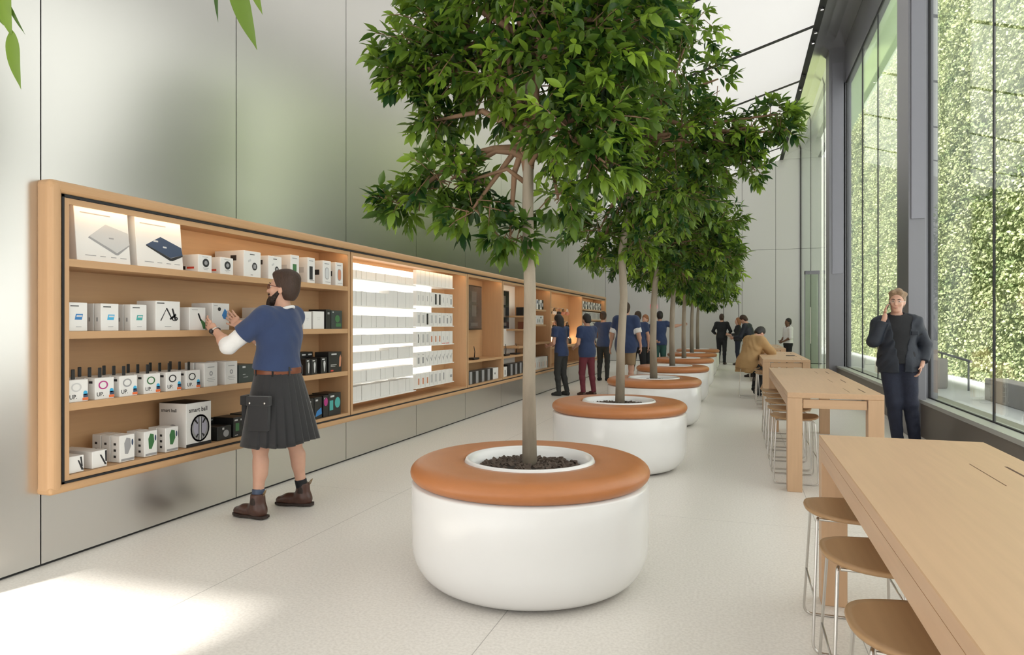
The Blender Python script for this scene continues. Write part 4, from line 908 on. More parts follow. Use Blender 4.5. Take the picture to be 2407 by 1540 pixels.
cnt = 0; words = ['first', 'second', 'third', 'fourth', 'fifth']
for k in range(4):
    for i in range(5):
        y = .305 + 5.865 * k + .50 + .635 * i
        if k == 0 and i < 1: continue
        if k == 0: lab = {1: 'oak stool behind the camera side of the nearest table, just out of the bottom edge', 2: 'stool at the bottom edge, closest one under the nearest table', 3: 'middle stool of the three visible under the nearest table', 4: 'stool at the far end of the nearest table beside its leg'}[i]
        else: lab = f'{words[i]} stool from the front under the {["", "second", "third", "farthest"][k]} long table'
        if k == 2 and i == 2: continue
        lab_ = lab
        s = s0 if cnt == 0 else copy_tree(s0)
        s['label'] = lab_; s.location = (.49, y + (0.02 if k == 0 else 0), 0); cnt += 1
s = copy_tree(s0, loc=(.22, 14.05, 0), label='stool the person in the camel coat is sitting on')
t = thing('phone', 'dark phone lying on the third table beside the coat sleeve', 'phone', (.93, 13.55, TH)); MB().bbox(-.075, .075, -.04, .04, 0, .010, .004, 2).build('phone_case', M_plastic, t)

# pivoting glass door standing open at the far right
d = thing('door_2', 'tall glass door leaf with steel pull standing open by the far window', 'door', (1.80, 20.6, 0)); d['kind'] = 'structure'
d = d
dd = MB().box(0, .36, 0, .012, .02, 2.86).build('door_glass', M_doorglass, d)
MB().box(-.02, .0, -.02, .03, 0, 2.9).box(.34, .36, -.01, .02, 0, 2.88).build('door_frame', M_frame, d)
MB().box(-.02, .37, -.02, .03, 2.82, 2.92).build('door_head', M_frame, d)
MB().tube(rounded([(.13, -.01, .9), (.13, -.06, .9), (.13, -.06, 1.9), (.13, -.01, 1.9)], .02), .012).build('pull_handle', M_steel, d)
# exit sign high on the far wall
e = thing('exit_sign', 'small glowing red exit sign on the far wall behind the shoppers', 'sign', (-3.10, YFAR - .03, 2.05))
MB().bbox(-.13, .13, -.02, .03, 0, .17, .006, 1).build('sign_face', M_exit, e)
lettering('EXIT', .085, mat('exit_letters', (.95, .5, .5), .5, emit=(1, .55, .55), estr=.5), e, (-.098, -.021, .052), (PI / 2, 0, 0))
# ------------------------------------------------------------------ people: smooth blended volumes turned into one continuous surface
class Vol:
    def __init__(s): s.p = []
    def cap(s, a, b, ra, rb=None, k=.03, clip=None): s.p.append(('c', np.array(a, float), np.array(b, float), ra, ra if rb is None else rb, k, clip)); return s
    def ell(s, c, r, k=.03, rot=None, clip=None): s.p.append(('e', np.array(c, float), np.array(r, float), rot, 0, k, clip)); return s
    def cut(s, fn): s.p.append(('x', fn, None, None, None, 0, None)); return s
    def mesh(s, name, m, parent, h, ripple=0.0):
        lo = np.full(3, 1e9); hi = -lo
        for t, a, b, c_, d_, k, cl in s.p:
            if t == 'c': rr = max(c_, d_); lo = np.minimum(lo, np.minimum(a, b) - rr); hi = np.maximum(hi, np.maximum(a, b) + rr)
            if t == 'e': rr = b if c_ is None else np.full(3, b.max()); lo = np.minimum(lo, a - rr); hi = np.maximum(hi, a + rr)
        lo -= 3 * h + .01; hi += 3 * h + .01; nn = np.ceil((hi - lo) / h).astype(int) + 1
        F = np.full(nn, .2, np.float32)
        ax = [lo[i] + h * np.arange(nn[i]) for i in range(3)]
        for t, a, b, c_, d_, k, cl in s.p:
            if t == 'x':
                X, Y, Z = np.meshgrid(*ax, indexing='ij', sparse=True); F = np.maximum(F, a(X, Y, Z).astype(np.float32)); continue
            if t == 'c': rr = max(c_, d_); l = np.minimum(a, b) - rr; u = np.maximum(a, b) + rr
            else: rr = b if c_ is None else np.full(3, b.max()); l = a - rr; u = a + rr
            pad = max(.03, k) + h; i0 = np.clip(((l - pad - lo) / h).astype(int), 0, nn - 1); i1 = np.clip(((u + pad - lo) / h).astype(int) + 2, 1, nn)
            X, Y, Z = np.meshgrid(*[ax[i][i0[i]:i1[i]] for i in range(3)], indexing='ij', sparse=True)
            if t == 'c':
                ba = b - a; L = max(ba @ ba, 1e-9)
                q = np.clip(((X - a[0]) * ba[0] + (Y - a[1]) * ba[1] + (Z - a[2]) * ba[2]) / L, 0, 1)
                dd = np.sqrt((X - a[0] - q * ba[0]) ** 2 + (Y - a[1] - q * ba[1]) ** 2 + (Z - a[2] - q * ba[2]) ** 2) - (c_ + (d_ - c_) * q)
            else:
                x, y, z = X - a[0], Y - a[1], Z - a[2]
                if c_ is not None:
                    M = np.array(c_); x, y, z = M[0, 0] * x + M[1, 0] * y + M[2, 0] * z, M[0, 1] * x + M[1, 1] * y + M[2, 1] * z, M[0, 2] * x + M[1, 2] * y + M[2, 2] * z
                k0 = np.sqrt((x / b[0]) ** 2 + (y / b[1]) ** 2 + (z / b[2]) ** 2); k1 = np.sqrt((x / b[0] ** 2) ** 2 + (y / b[1] ** 2) ** 2 + (z / b[2] ** 2) ** 2) + 1e-9
                dd = k0 * (k0 - 1) / k1
                dd = np.maximum(dd, (k0 - 1) * b.min())
            if cl is not None:
                for P, Nn in cl: dd = np.maximum(dd, (X - P[0]) * Nn[0] + (Y - P[1]) * Nn[1] + (Z - P[2]) * Nn[2])
            sl = tuple(slice(i0[i], i1[i]) for i in range(3)); G = F[sl]
            hh = np.clip(.5 + .5 * (G - dd) / max(k, 1e-4), 0, 1); F[sl] = (G * (1 - hh) + dd * hh - max(k, 1e-4) * hh * (1 - hh))
        if ripple:
            X, Y, Z = np.meshgrid(*ax, indexing='ij', sparse=True)
            F = F + ripple * np.sin(26 * Z + 14 * X + 6 * np.sin(9 * X + 5 * Z)) * np.sin(11 * Y + 17 * X - 9 * Z)
        F = np.pad(F, 1, constant_values=.2); lo = lo - h
        I = F < 0; cnt_ = np.zeros(np.array(F.shape) - 1, np.int8)
        for dx in (0, 1):
            for dy in (0, 1):
                for dz in (0, 1): cnt_ += I[dx:F.shape[0] - 1 + dx, dy:F.shape[1] - 1 + dy, dz:F.shape[2] - 1 + dz]
        act = np.argwhere((cnt_ > 0) & (cnt_ < 8)); idx = -np.ones(cnt_.shape, np.int64); idx[tuple(act.T)] = np.arange(len(act))
        acc = np.zeros((len(act), 3)); num = np.zeros(len(act))
        cor = [(x, y, z) for x in (0, 1) for y in (0, 1) for z in (0, 1)]
        val = {c: F[act[:, 0] + c[0], act[:, 1] + c[1], act[:, 2] + c[2]] for c in cor}
        for c in cor:
            for axx in range(3):
                if c[axx] == 0:
                    e = list(c); e[axx] = 1; e = tuple(e); f0, f1 = val[c], val[e]; m_ = (f0 < 0) != (f1 < 0)
                    tt = np.where(m_, f0 / np.where(m_, f0 - f1, 1), 0); p = np.tile(np.array(c, float), (len(act), 1)); p[:, axx] = tt
                    acc[m_] += p[m_]; num[m_] += 1
        V = (act + acc / num[:, None]) * h + lo
        faces = []
        for axx in range(3):
            o1, o2 = [(1, 2), (2, 0), (0, 1)][axx]
            sh = np.array(F.shape); s0_ = [slice(1, -1)] * 3; s0_[axx] = slice(0, sh[axx] - 1); s1_ = [slice(1, -1)] * 3; s1_[axx] = slice(1, sh[axx])
            A, B = I[tuple(s0_)], I[tuple(s1_)]; e = np.argwhere(A != B); flip = A[tuple(e.T)]
            off = np.ones(3, int); off[axx] = 0; e = e + off
            q = []
            for d1_, d2_ in ((0, 0), (-1, 0), (-1, -1), (0, -1)):
                g = e.copy(); g[:, o1] += d1_; g[:, o2] += d2_; q.append(idx[tuple(g.T)])
            q = np.stack(q, 1); q[~flip] = q[~flip][:, ::-1]; faces.append(q)
        Fq = np.concatenate(faces); Fq = Fq[(Fq >= 0).all(1)]
        me = bpy.data.meshes.new(name); me.vertices.add(len(V)); me.vertices.foreach_set('co', V.astype(np.float32).ravel())
        me.loops.add(len(Fq) * 4); me.loops.foreach_set('vertex_index', Fq.astype(np.int32).ravel()); me.polygons.add(len(Fq))
        me.polygons.foreach_set('loop_start', (np.arange(len(Fq)) * 4).astype(np.int32)); me.polygons.foreach_set('loop_total', np.full(len(Fq), 4, np.int32))
        me.polygons.foreach_set('use_smooth', np.ones(len(Fq), bool)); me.update(calc_edges=True); me.validate()
        # one light smoothing pass keeps the surface free of stair steps
        bm = bmesh.new(); bm.from_mesh(me)
        for _ in range(2): bmesh.ops.smooth_vert(bm, verts=bm.verts, factor=.5, use_axis_x=True, use_axis_y=True, use_axis_z=True)
        bm.to_mesh(me); bm.free()
        me.materials.append(m); o = bpy.data.objects.new(name, me); C.objects.link(o); o.parent = parent; return o

def unit_(v): v = np.array(v, float); return v / (np.linalg.norm(v) + 1e-9)
def person(label, loc, rz, H=1.78, pose=None, skin=M_skin, h=.012, top=None, bottom=None, hair=None, shoes=None, build=1.0, fem=False, extra=None):
    """pose keys: sh/el/wr/hand (pairs: left = -x, right = +x), hip/kn/an/toe, head, lean, yaw, nod"""
    S = H / 1.78; P = dict(lean=0, side=0, yaw=0, nod=0, tilt=0,
        sh=[(-.178, 0, 1.445), (.178, 0, 1.445)], el=[(-.225, -.03, 1.165), (.225, -.03, 1.165)], wr=[(-.235, .05, .925), (.235, .05, .925)], hd=[(-.05, .25, -1), (.05, .25, -1)],
        hip=[(-.088, 0, .92), (.088, 0, .92)], kn=[(-.10, .02, .50), (.10, .02, .50)], an=[(-.105, -.03, .085), (.105, -.03, .085)], toe=[(-.12, .15, .028), (.12, .15, .028)], curl=[.35, .35], thumb=[1, -1], pelv=(0, 0, .95))
    P.update(pose or {})
    t = thing('person', label, 'person', loc, rz); t.scale = (S, S, S)
    b = build; pel = np.array(P['pelv']); ln = P['lean']; Ml = Matrix.Rotation(ln, 3, 'X') @ Matrix.Rotation(P['side'], 3, 'Y')
    def up(p): return np.array(Vector(pel) + Ml @ (Vector(p) - Vector((0, 0, .95))))
    RL = np.array(Ml)
    sh = [up(p) for p in P['sh']]; el = [np.array(p, float) for p in P['el']]; wr = [np.array(p, float) for p in P['wr']]
    hipj, kn, an, toe = [[np.array(q, float) for q in P[k]] for k in ('hip', 'kn', 'an', 'toe')]
    nk = up((0, -.015, 1.50)); Mh = np.array(Ml @ Matrix.Rotation(P['yaw'], 3, 'Z') @ Matrix.Rotation(P['nod'], 3, 'X') @ Matrix.Rotation(P['tilt'], 3, 'Y'))
    hb = up((0, .0, 1.545))
    def hp(p): return hb + Mh @ np.array(p, float)          # head-local: origin at skull base, +y face
    def torso(v, g=0.0, bot=.80):
        v.ell(pel + RL @ np.array((0, -.005, 0)), (.168 * b + g, .118 * b + g, .125 + g), .05, RL)
        v.ell(up((0, .01 * b, 1.09)), ((.140 if fem else .150) * b + g, .108 * b * b + g, .15 + g), .06, RL)
        v.ell(up((0, .0, 1.30)), ((.152 if fem else .172) * b + g, .116 * (b + .0) + g, .19 + g), .06, RL)
        if fem:
            for s_ in (-1, 1): v.ell(up((.07 * s_, .08, 1.30)), (.062 + g, .055 + g, .06 + g), .03, RL)
        v.cap(up((-.02, -.01, 1.44)), sh[0], .068 + g, .060 + g, .05); v.cap(up((.02, -.01, 1.44)), sh[1], .068 + g, .060 + g, .05)
    # ---- body
    v = Vol(); torso(v); v.cap(up((0, -.02, 1.42)), nk, .062, .054, .03).cap(nk, hp((0, 0, .02)), .054, .053, .03)
    v.ell(hp((0, -.005, .135)), (.076, .096, .105), .02, Mh); v.ell(hp((0, .030, .060)), (.058, .062, .070), .03, Mh); v.ell(hp((0, .060, .015)), (.030, .028, .022), .025, Mh)
    v.cap(hp((0, .088, .118)), hp((0, .110, .080)), .010, .014, .014); v.ell(hp((0, .083, .135)), (.045, .016, .010), .015, Mh)
    v.ell(hp((0, .090, .045)), (.024, .012, .010), .010, Mh)
    for s_ in (-1, 1):
        v.ell(hp((.076 * s_, -.004, .100)), (.010, .020, .032), .006, Mh); v.ell(hp((.040 * s_, .070, .085)), (.022, .018, .02), .02, Mh)
    fr = max(.0082, h * .78)
    for i in (0, 1):
        v.cap(sh[i], el[i], .052 * b, .040, .03).cap(el[i], wr[i], .041, .025, .02)
        mid = el[i] * .7 + wr[i] * .3; v.ell(mid, (.042, .042, .042), .04)
        d = unit_(P['hd'][i]); s_ = -1 if i == 0 else 1
        nrm = unit_(np.cross(d, np.cross(np.array(P.get('palm', [(1, 0, 0), (-1, 0, 0)])[i], float), d))); sd = np.cross(d, nrm)
        pal = wr[i] + d * .052; v.cap(wr[i], wr[i] + d * .03, .024, .026, .015)
        v.cap(pal - sd * .020 - d * .02, pal + sd * .02 - d * .02, .019, .019, .014); v.cap(pal - sd * .026 + d * .026, pal + sd * .026 + d * .026, .015, .015, .014)
        for q in range(4):
            o = (q - 1.5) * (.0195 + max(0, h - .008) * .8); p0 = wr[i] + d * .085 + sd * o; cur = P['curl'][i] * (1 + .12 * q); dr = unit_(d + sd * o * 4); ang = 0; pp = p0 - dr * .02
            lens = np.array([.060, .028, .022]) * [.95, 1.06, 1.0, .82][q]
            for L_ in lens:
                dn = unit_(dr * math.cos(ang) + nrm * math.sin(ang)); pn = pp + dn * L_; v.cap(pp, pn, fr, fr * .92, .004); pp = pn; ang += cur
        tb = wr[i] + d * .030 + sd * P['thumb'][i] * .022; td = unit_(d * .75 + sd * P['thumb'][i] * .62 + nrm * .35)
        v.cap(tb, tb + td * .042, .013, fr * 1.1, .012).cap(tb + td * .042, tb + td * .042 + unit_(td + d * .5 + nrm * .2) * .032, fr * 1.1, fr, .004)
        v.cap(hipj[i], kn[i], .088 * b, .055, .04).cap(kn[i], an[i], .052, .034, .03)
        kk = kn[i] * .68 + an[i] * .32; bk = unit_(np.cross(unit_(an[i] - kn[i]), (1, 0, 0))); v.cap(kk - bk * -.012 if False else kk + np.array((0, -.014, .03)), kk + np.array((0, -.014, -.05)), .050, .044, .03)
        v.cap(an[i] + np.array((0, -.02, -.035)), toe[i], .036, .026, .03)
    body = v.mesh('body', skin, t, h)
    J = dict(sh=sh, el=el, wr=wr, hip=hipj, kn=kn, an=an, toe=toe, up=up, hp=hp, Mh=Mh, RL=RL, pel=pel, torso=torso, nk=nk, b=b, h=h, t=t, P=P)
    # ---- clothes
    if top: make_top(J, *top[:1], **(top[1] if len(top) > 1 else {}))
    if bottom: make_bottom(J, *bottom[:1], **(bottom[1] if len(bottom) > 1 else {}))
    if shoes: make_shoes(J, shoes)
    if hair: make_hair(J, *hair)
    if extra: extra(J)
    return t
def make_top(J, m, sleeve=.6, hem=.86, g=.014, neck=.055, cuff=None, cuffm=None, name='shirt', loose=0.0, ripple=.0022, under=None, opening=False):
    def shell(m_, sl, g_, hem_, nm, z0=None, lo_=0.):
        v = Vol(); J['torso'](v, g_ + loose * .5)
        if loose:
            v.ell(J['pel'] + J['RL'] @ np.array((0, 0, .06)), (.18 * J['b'] + loose, .125 * J['b'] + loose, .2), .06, J['RL'])
        pl_ = J['pel'] + J['RL'] @ np.array((0, .0, -.02)); v.ell(pl_, (.178 * J['b'] + g_, .126 * J['b'] + g_, .30), .04, J['RL'])
        for i in (0, 1):
            a, e, w = J['sh'][i], J['el'][i], J['wr'][i]
            if sl <= 1:
                en = a + (e - a) * sl; v.cap(a, en + (e - a) * .1, .056 * J['b'] + g_ + .004, .050 + g_ + .010, .03, [(en, unit_(e - a))])
            else:
                f = sl - 1; en = e + (w - e) * f; v.cap(a, e, .056 * J['b'] + g_, .044 + g_ + loose * .4, .03); v.cap(e, en + (w - e) * .08, .044 + g_ + loose * .4, .032 + g_ + loose * .2, .02, [(en, unit_(w - e))])
        RL = J['RL']; base = J['up']((0, 0, hem_)); zax = RL @ np.array((0, 0, 1.))
        v.cut(lambda X, Y, Z: -((X - base[0]) * zax[0] + (Y - base[1]) * zax[1] + (Z - base[2]) * zax[2]) if True else 0)
        nkp = J['nk'] + RL @ np.array((0, .028, .035))
        v.cut(lambda X, Y, Z: (neck + .02) - np.sqrt((X - nkp[0]) ** 2 + (Y - nkp[1]) ** 2 + ((Z - nkp[2]) * .75) ** 2))
        if opening and nm != 'undershirt':
            v.cut(lambda X, Y, Z: np.minimum((.026 + .085 * np.clip((Z - .95) / .5, 0, 1)) - np.abs(X + .012), Y - .04))
        return v.mesh(nm, m_, J['t'], J['h'], ripple if nm != 'undershirt' else 0)
    if under is not None: shell(under[0], under[1], g - .007, hem + .1, 'undershirt')
    return shell(m, sleeve, g, hem, name)
def make_bottom(J, m, end=1.0, g=.012, waist=1.02, name='trousers', wide=0.0):
    v = Vol(); b = J['b']; v.ell(J['pel'] + np.array((0, -.005, 0)), (.170 * b + g, .122 * b + g, .13 + g), .05, J['RL']); v.ell(J['up']((0, .005, 1.06)), (.150 * b + g * .6, .108 * b + g * .6, .12), .05, J['RL'])
    for i in (0, 1):
        hp_, k, a = J['hip'][i], J['kn'][i], J['an'][i]
        v.cap(hp_, k, .090 * b + g, .058 + g + wide, .04)
        if end > .5:
            en = k + (a - k) * min(1.0, (end - .5) * 2); v.cap(k, en + (a - k) * .06, .056 + g + wide, .040 + g + wide, .03, [(en + np.array((0, 0, -.01)), unit_(a - k))]); kk = k * .68 + a * .32 + np.array((0, -.012, 0)); v.ell(kk, (.052 + g,) * 3, .03)
        else:
            pass
    if end <= .5:
        z = J['hip'][0][2] + (J['kn'][0][2] - J['hip'][0][2]) * end * 2; v.cut(lambda X, Y, Z: z - Z)
    RL = J['RL']; base = J['up']((0, 0, waist)); zax = RL @ np.array((0, 0, 1.))
    v.cut(lambda X, Y, Z: ((X - base[0]) * zax[0] + (Y - base[1]) * zax[1] + (Z - base[2]) * zax[2]))
    return v.mesh(name, m, J['t'], J['h'], .003)
def make_shoes(J, m):
    for i in (0, 1):
        v = Vol(); a, o = J['an'][i], J['toe'][i]; heel = a + np.array((0, -.025, -.045)); f = unit_((o - a) * np.array((1, 1, 0)))
        v.cap(heel, o, .042, .035, .03).cap(a + np.array((0, 0, -.03)), a * .5 + o * .5 + np.array((0, 0, .0)), .042, .034, .04); z0 = min(a[2] - .085, o[2] - .028)
        v.cut(lambda X, Y, Z, z0=z0: (z0 + .001) - Z); v.mesh('shoe', m, J['t'], min(J['h'], .010))
def make_hair(J, m, style='short'):
    hp, Mh = J['hp'], J['Mh']; v = Vol(); h = min(J['h'], .010)
    v.ell(hp((0, -.016, .152)), (.086, .102, .108), .02, Mh); v.ell(hp((0, -.045, .10)), (.078, .065, .085), .03, Mh)
    if style == 'short': v.ell(hp((0, -.05, .08)), (.066, .05, .07), .02, Mh)
    if style == 'long':
        pass
    if style == 'bob': v.cap(hp((0, -.04, .10)), hp((0, -.05, .0)), .082, .070, .03); v.cap(hp((.055, 0, .1)), hp((.06, -.01, .0)), .04, .03, .03); v.cap(hp((-.055, 0, .1)), hp((-.06, -.01, .0)), .04, .03, .03)
    if style == 'bun': v.ell(hp((0, -.10, .19)), (.035, .035, .035), .01, Mh)
    if style == 'mop': v.ell(hp((0, .035, .205)), (.070, .055, .040), .03, Mh); v.ell(hp((0, -.04, .20)), (.080, .07, .05), .03, Mh)
    if style == 'wavy':
        for s_ in ((-.03, .06, .225), (.035, .055, .22), (-.065, .0, .20), (.06, 0, .205), (0, -.04, .24), (.05, -.06, .2)): v.ell(hp(s_), (.036, .036, .030), .02)
    # leave the face free: cut everything in front of a plane that leans back towards the jaw
    M = Mh.T; o = hp((0, .052, .155)); n1 = Mh @ unit_((0, 1, -.62 if style != 'bob' else -.45))
    o2 = hp((0, -.012 if style in ('short', 'mop', 'wavy') else .02, .085)); n2 = Mh @ unit_((0, 1, -.12)); zl = Mh @ np.array((0, 0, 1.)); o3 = hp((0, 0, .03))
    def cutter(X, Y, Z):
        a = (X - o[0]) * n1[0] + (Y - o[1]) * n1[1] + (Z - o[2]) * n1[2]
        bb = np.minimum((X - o2[0]) * n2[0] + (Y - o2[1]) * n2[1] + (Z - o2[2]) * n2[2], -((X - o2[0]) * zl[0] + (Y - o2[1]) * zl[1] + (Z - o2[2] - .0) * zl[2]) + .03)
        r = np.maximum(a, bb)
        if style == 'long': r = np.minimum(a, (X - o2[0]) * n2[0] + (Y - o2[1]) * n2[1] + (Z - o2[2]) * n2[2] + .012)
        if style in ('short', 'mop', 'wavy', 'bun'): r = np.maximum(r, -((X - o3[0]) * zl[0] + (Y - o3[1]) * zl[1] + (Z - o3[2]) * zl[2]))
        return r
    v.cut(cutter)
    if style == 'long':
        dn = np.array(Matrix.Rotation(0, 3, 'X')) @ np.array((0, -.03, -.30)); v.cap(hp((0, -.06, .10)), hp((0, -.075, .08)) + dn, .070, .050, .03)
        for s_ in (-1, 1): v.cap(hp((.055 * s_, -.03, .1)), hp((.055 * s_, -.03, .1)) + dn * .9, .036, .030, .03)
    return v.mesh('hair', m, J['t'], h)
def eyes(J):
    hp = J['hp']
    for s_ in (-1, 1):
        o = MB().ellip(hp((.031 * s_, .080, .118)), (.012, .010, .008), 12, 8).build('eye', M_lens, J['t']); MB().ellip(hp((.031 * s_, .0885, .118)), (.005, .003, .005), 10, 6).build('iris', M_iris, o)
        MB().tube([hp((.014 * s_, .094, .137)), hp((.032 * s_, .095, .143)), hp((.050 * s_, .082, .138))], [.004, .0045, .002], 6).build('eyebrow', M_hairb, J['t'])
    MB().tube([hp((-.024, .092, .047)), hp((0, .103, .044)), hp((.024, .092, .047))], [.002, .0055, .002], 8).build('mouth', M_lip, J['t'])

# --- the bearded man in the kilt, both arms out to the shelf
def kilt_man(J):
    t, hp = J['t'], J['hp']; eyes(J)
    # beard
    v = Vol(); Mh = J['Mh']; v.ell(hp((0, .058, .015)), (.048, .050, .050), .02, Mh).ell(hp((0, .076, -.022)), (.034, .036, .036), .03, Mh)
    for s_ in (-1, 1): v.cap(hp((.062 * s_, .012, .085)), hp((.045 * s_, .055, .02)), .014, .026, .02)
    v.cap(hp((-.026, .098, .058)), hp((.026, .098, .058)), .008, .008, .01); v.mesh('beard', M_beard, t, .006)
    # spectacles
    g = MB()
    for s_ in (-1, 1):
        g.tube([hp((.033 * s_ + .022 * math.cos(a), .104 - .006 * abs(math.cos(a)), .116 + .017 * math.sin(a))) for a in [2 * PI * k / 16 for k in range(17)]], .0022, 6, cap=False)
        g.tube([hp((.055 * s_, .098, .122)), hp((.078 * s_, .06, .125)), hp((.084 * s_, -.005, .118))], .0025, 6)
    g.tube([hp((-.011, .106, .12)), hp((.011, .106, .12))], .002, 6); g.build('spectacles', M_glassframe, t)
    # collar of the undershirt
    g = MB(); nk = J['nk']; u = J['up']
    ringp = []
    for k in range(25):
        a = 2 * PI * k / 24; ringp.append(u((.070 * math.cos(a), -.012 + .074 * math.sin(a), 1.492 - .038 * math.sin(a))))
    g.tube(ringp, .012, 8, cap=False); g.build('collar', M_whitecloth, t)
    # pleated kilt
    n = 240; rings = []; z0, z1 = 1.055, .515
    for i in range(15):
        f = i / 14; z = z0 + (z1 - z0) * f; rx = .172 + .125 * f ** .85; ry = .150 + .115 * f ** .85; row = []
        for k in range(n):
            a = 2 * PI * k / n; c_, s_ = math.cos(a), math.sin(a)
            plea = max(0., -s_ * .9 + .35); saw = ((k * 26 / n) % 1.0); dpt = (.024 * f ** 1.2 + .003) * (saw - .5) * min(1, plea * 1.4) + .012 * f * math.sin(5 * a + 1.0)
            row.append(((rx + dpt) * c_ , (ry + dpt) * s_ - .012 * f - .01, z + .012 * f * math.sin(3 * a) + (.02 * f if s_ < 0 else 0)))
        rings.append(row)
    inner = [[(x * .955, y * .955, z) for x, y, z in r] for r in reversed(rings)]
    vs = [p for r in rings + inner for p in r]; m_ = len(rings) * 2
    g = MB(); g.add(vs, [(i * n + k, (i + 1) * n + k, (i + 1) * n + (k + 1) % n, i * n + (k + 1) % n) for i in range(m_ - 1) for k in range(n)], True); kl = g.build('kilt', M_kilt, t)
    # cargo pocket with flap and studs on his left side, and the one at the front
    def pocket(cx, cy, ang, zt, zb, w, d, wide):
        g = MB(); g.bbox(-w / 2, w / 2, 0, d, zb, zt, .008, 2); o = g.build('pocket', M_kilt, t); o.location = (cx, cy, 0); o.rotation_euler = (R(4) * 0, 0, ang)
        f_ = MB().bbox(-w / 2 - .006, w / 2 + .006, -.004, d + .007, zt - .055, zt + .012, .006, 2).build('pocket_flap', M_kilt, o)
        for s_ in (-1, 1): MB().ellip((s_ * w * .36, d + .008, zt - .035), (.008, .004, .008), 10, 6).build('stud', M_steel, o)
    pocket(-.235, -.01, R(92), .875, .645, .155, .045, 1); pocket(-.05, .188, R(8), .86, .65, .13, .035, 1)
    g = MB(); n = 48
    g.lathe([(.178, 1.030), (.181, 1.034), (.181, 1.072), (.178, 1.076), (.168, 1.076), (.168, 1.030), (.178, 1.030)], 48); g.v = [(x * 1.0, y * .89 - .01, z) for x, y, z in g.v]; bl = g.build('belt', M_belt, t)
    for a in (-160, -120, -60, 200, 150, 90, 30): 
        ca, sa = math.cos(R(a)), math.sin(R(a)); MB().bbox(-.007, .007, -.004, .004, 1.018, 1.085, .002, 1).build('belt_loop', M_kilt, bl).location = (.185 * ca, .165 * sa - .01, 0)
    # socks and boots
    for i in (0, 1):
        a, o = J['an'][i], J['toe'][i]
        v = Vol(); k_ = J['kn'][i]; top_ = a + (k_ - a) * .29; v.cap(a, top_ + (k_ - a) * .05, .042, .0455, .01, [(top_, unit_(k_ - a))]); v.mesh('sock', M_inknavy if i == 0 else M_blackcloth, t, .007)
        f = unit_((o - a) * np.array((1, 1, 0))); v = Vol(); bt = a + np.array((0, 0, .085)); v.cap(a + np.array((0, 0, -.01)), bt, .056, .050, .02, [(bt, (0, 0, 1))])
        v.cap(a + np.array((0, 0, -.045)) - f * .028, a + np.array((0, 0, -.04)) + f * .12, .044, .038, .04).cap(a + np.array((0, 0, -.045)) + f * .10, a + np.array((0, 0, -.055)) + f * .185, .042, .032, .03)
        v.cut(lambda X, Y, Z, z0=a[2] - .073: z0 - Z); bo = v.mesh('boot', M_boot, t, .007)
        # sole, elastic gore, pull tab
        ang = math.atan2(-f[0], f[1]); s_ = MB()
        pl = [(-.034, -.075), (-.040, -.03), (-.036, .04), (-.046, .12), (-.040, .18), (-.018, .218), (.018, .218), (.040, .18), (.046, .12), (.036, .04), (.040, -.03), (.034, -.075), (0, -.088)]
        s_.prism([(x * 1.08, y * 1.0) for x, y in pl], -.094 + .009, -.068, 'xy'); so = s_.build('sole', M_sole, bo); so.location = tuple(a); so.rotation_euler = (0, 0, ang)
        g = MB().tube([(0, -.050, .085), (0, -.064, .105), (0, -.078, .118), (0, -.070, .100), (0, -.055, .072)], .004, 6).build('pull_tab', M_khaki, bo); g.location = tuple(a); g.rotation_euler = (0, 0, ang)
        for sx in (-1, 1): g = MB().ellip((sx * .047, .0, .02), (.008, .024, .05), 12, 8).build('elastic_panel', M_sole, bo); g.location = tuple(a); g.rotation_euler = (0, 0, ang)
    # wristwatch on the near wrist
    w, e = J['wr'][0], J['el'][0]; d = unit_(w - e); c = w - d * .022; pr_ = unit_(np.cross(d, (0, 0, 1))); q = np.cross(d, pr_)
    o = MB().tube([tuple(c + (pr_ * math.cos(x) + q * math.sin(x)) * .031) for x in [2 * PI * k / 20 for k in range(21)]], .0065, 8, cap=False).build('watch_strap', M_steel, t)
    MB().ellip(tuple(c - pr_ * .034), (.017, .017, .019), 12, 8).build('watch_face', M_plastic, o)
person('bearded man in glasses, navy tee and dark kilt reaching for a box on the shelf', (-3.27, 4.28, 0), R(98), 1.80, dict(
    sh=[(-.175, .03, 1.44), (.175, .0, 1.45)], el=[(-.245, .235, 1.235), (.18, .20, 1.24)], wr=[(-.17, .395, 1.355), (.12, .36, 1.375)], hd=[(.45, .8, .40), (.10, .75, .62)], palm=[(.9, -.2, .1), (-.9, -.3, .3)],
    curl=[.28, .10], hip=[(-.095, 0, .92), (.095, 0, .92)], kn=[(-.135, .05, .50), (.15, -.06, .50)], an=[(-.165, .055, .094), (.21, -.10, .094)], toe=[(-.13, .22, .03), (.20, .06, .03)], yaw=R(10), nod=R(3), lean=R(4)),
    h=.0065, top=(M_navy, dict(sleeve=.62, hem=1.062, g=.016, loose=.010, under=(M_whitecloth, 1.28))), hair=(M_hairb, 'mop'), build=1.10, extra=kilt_man)

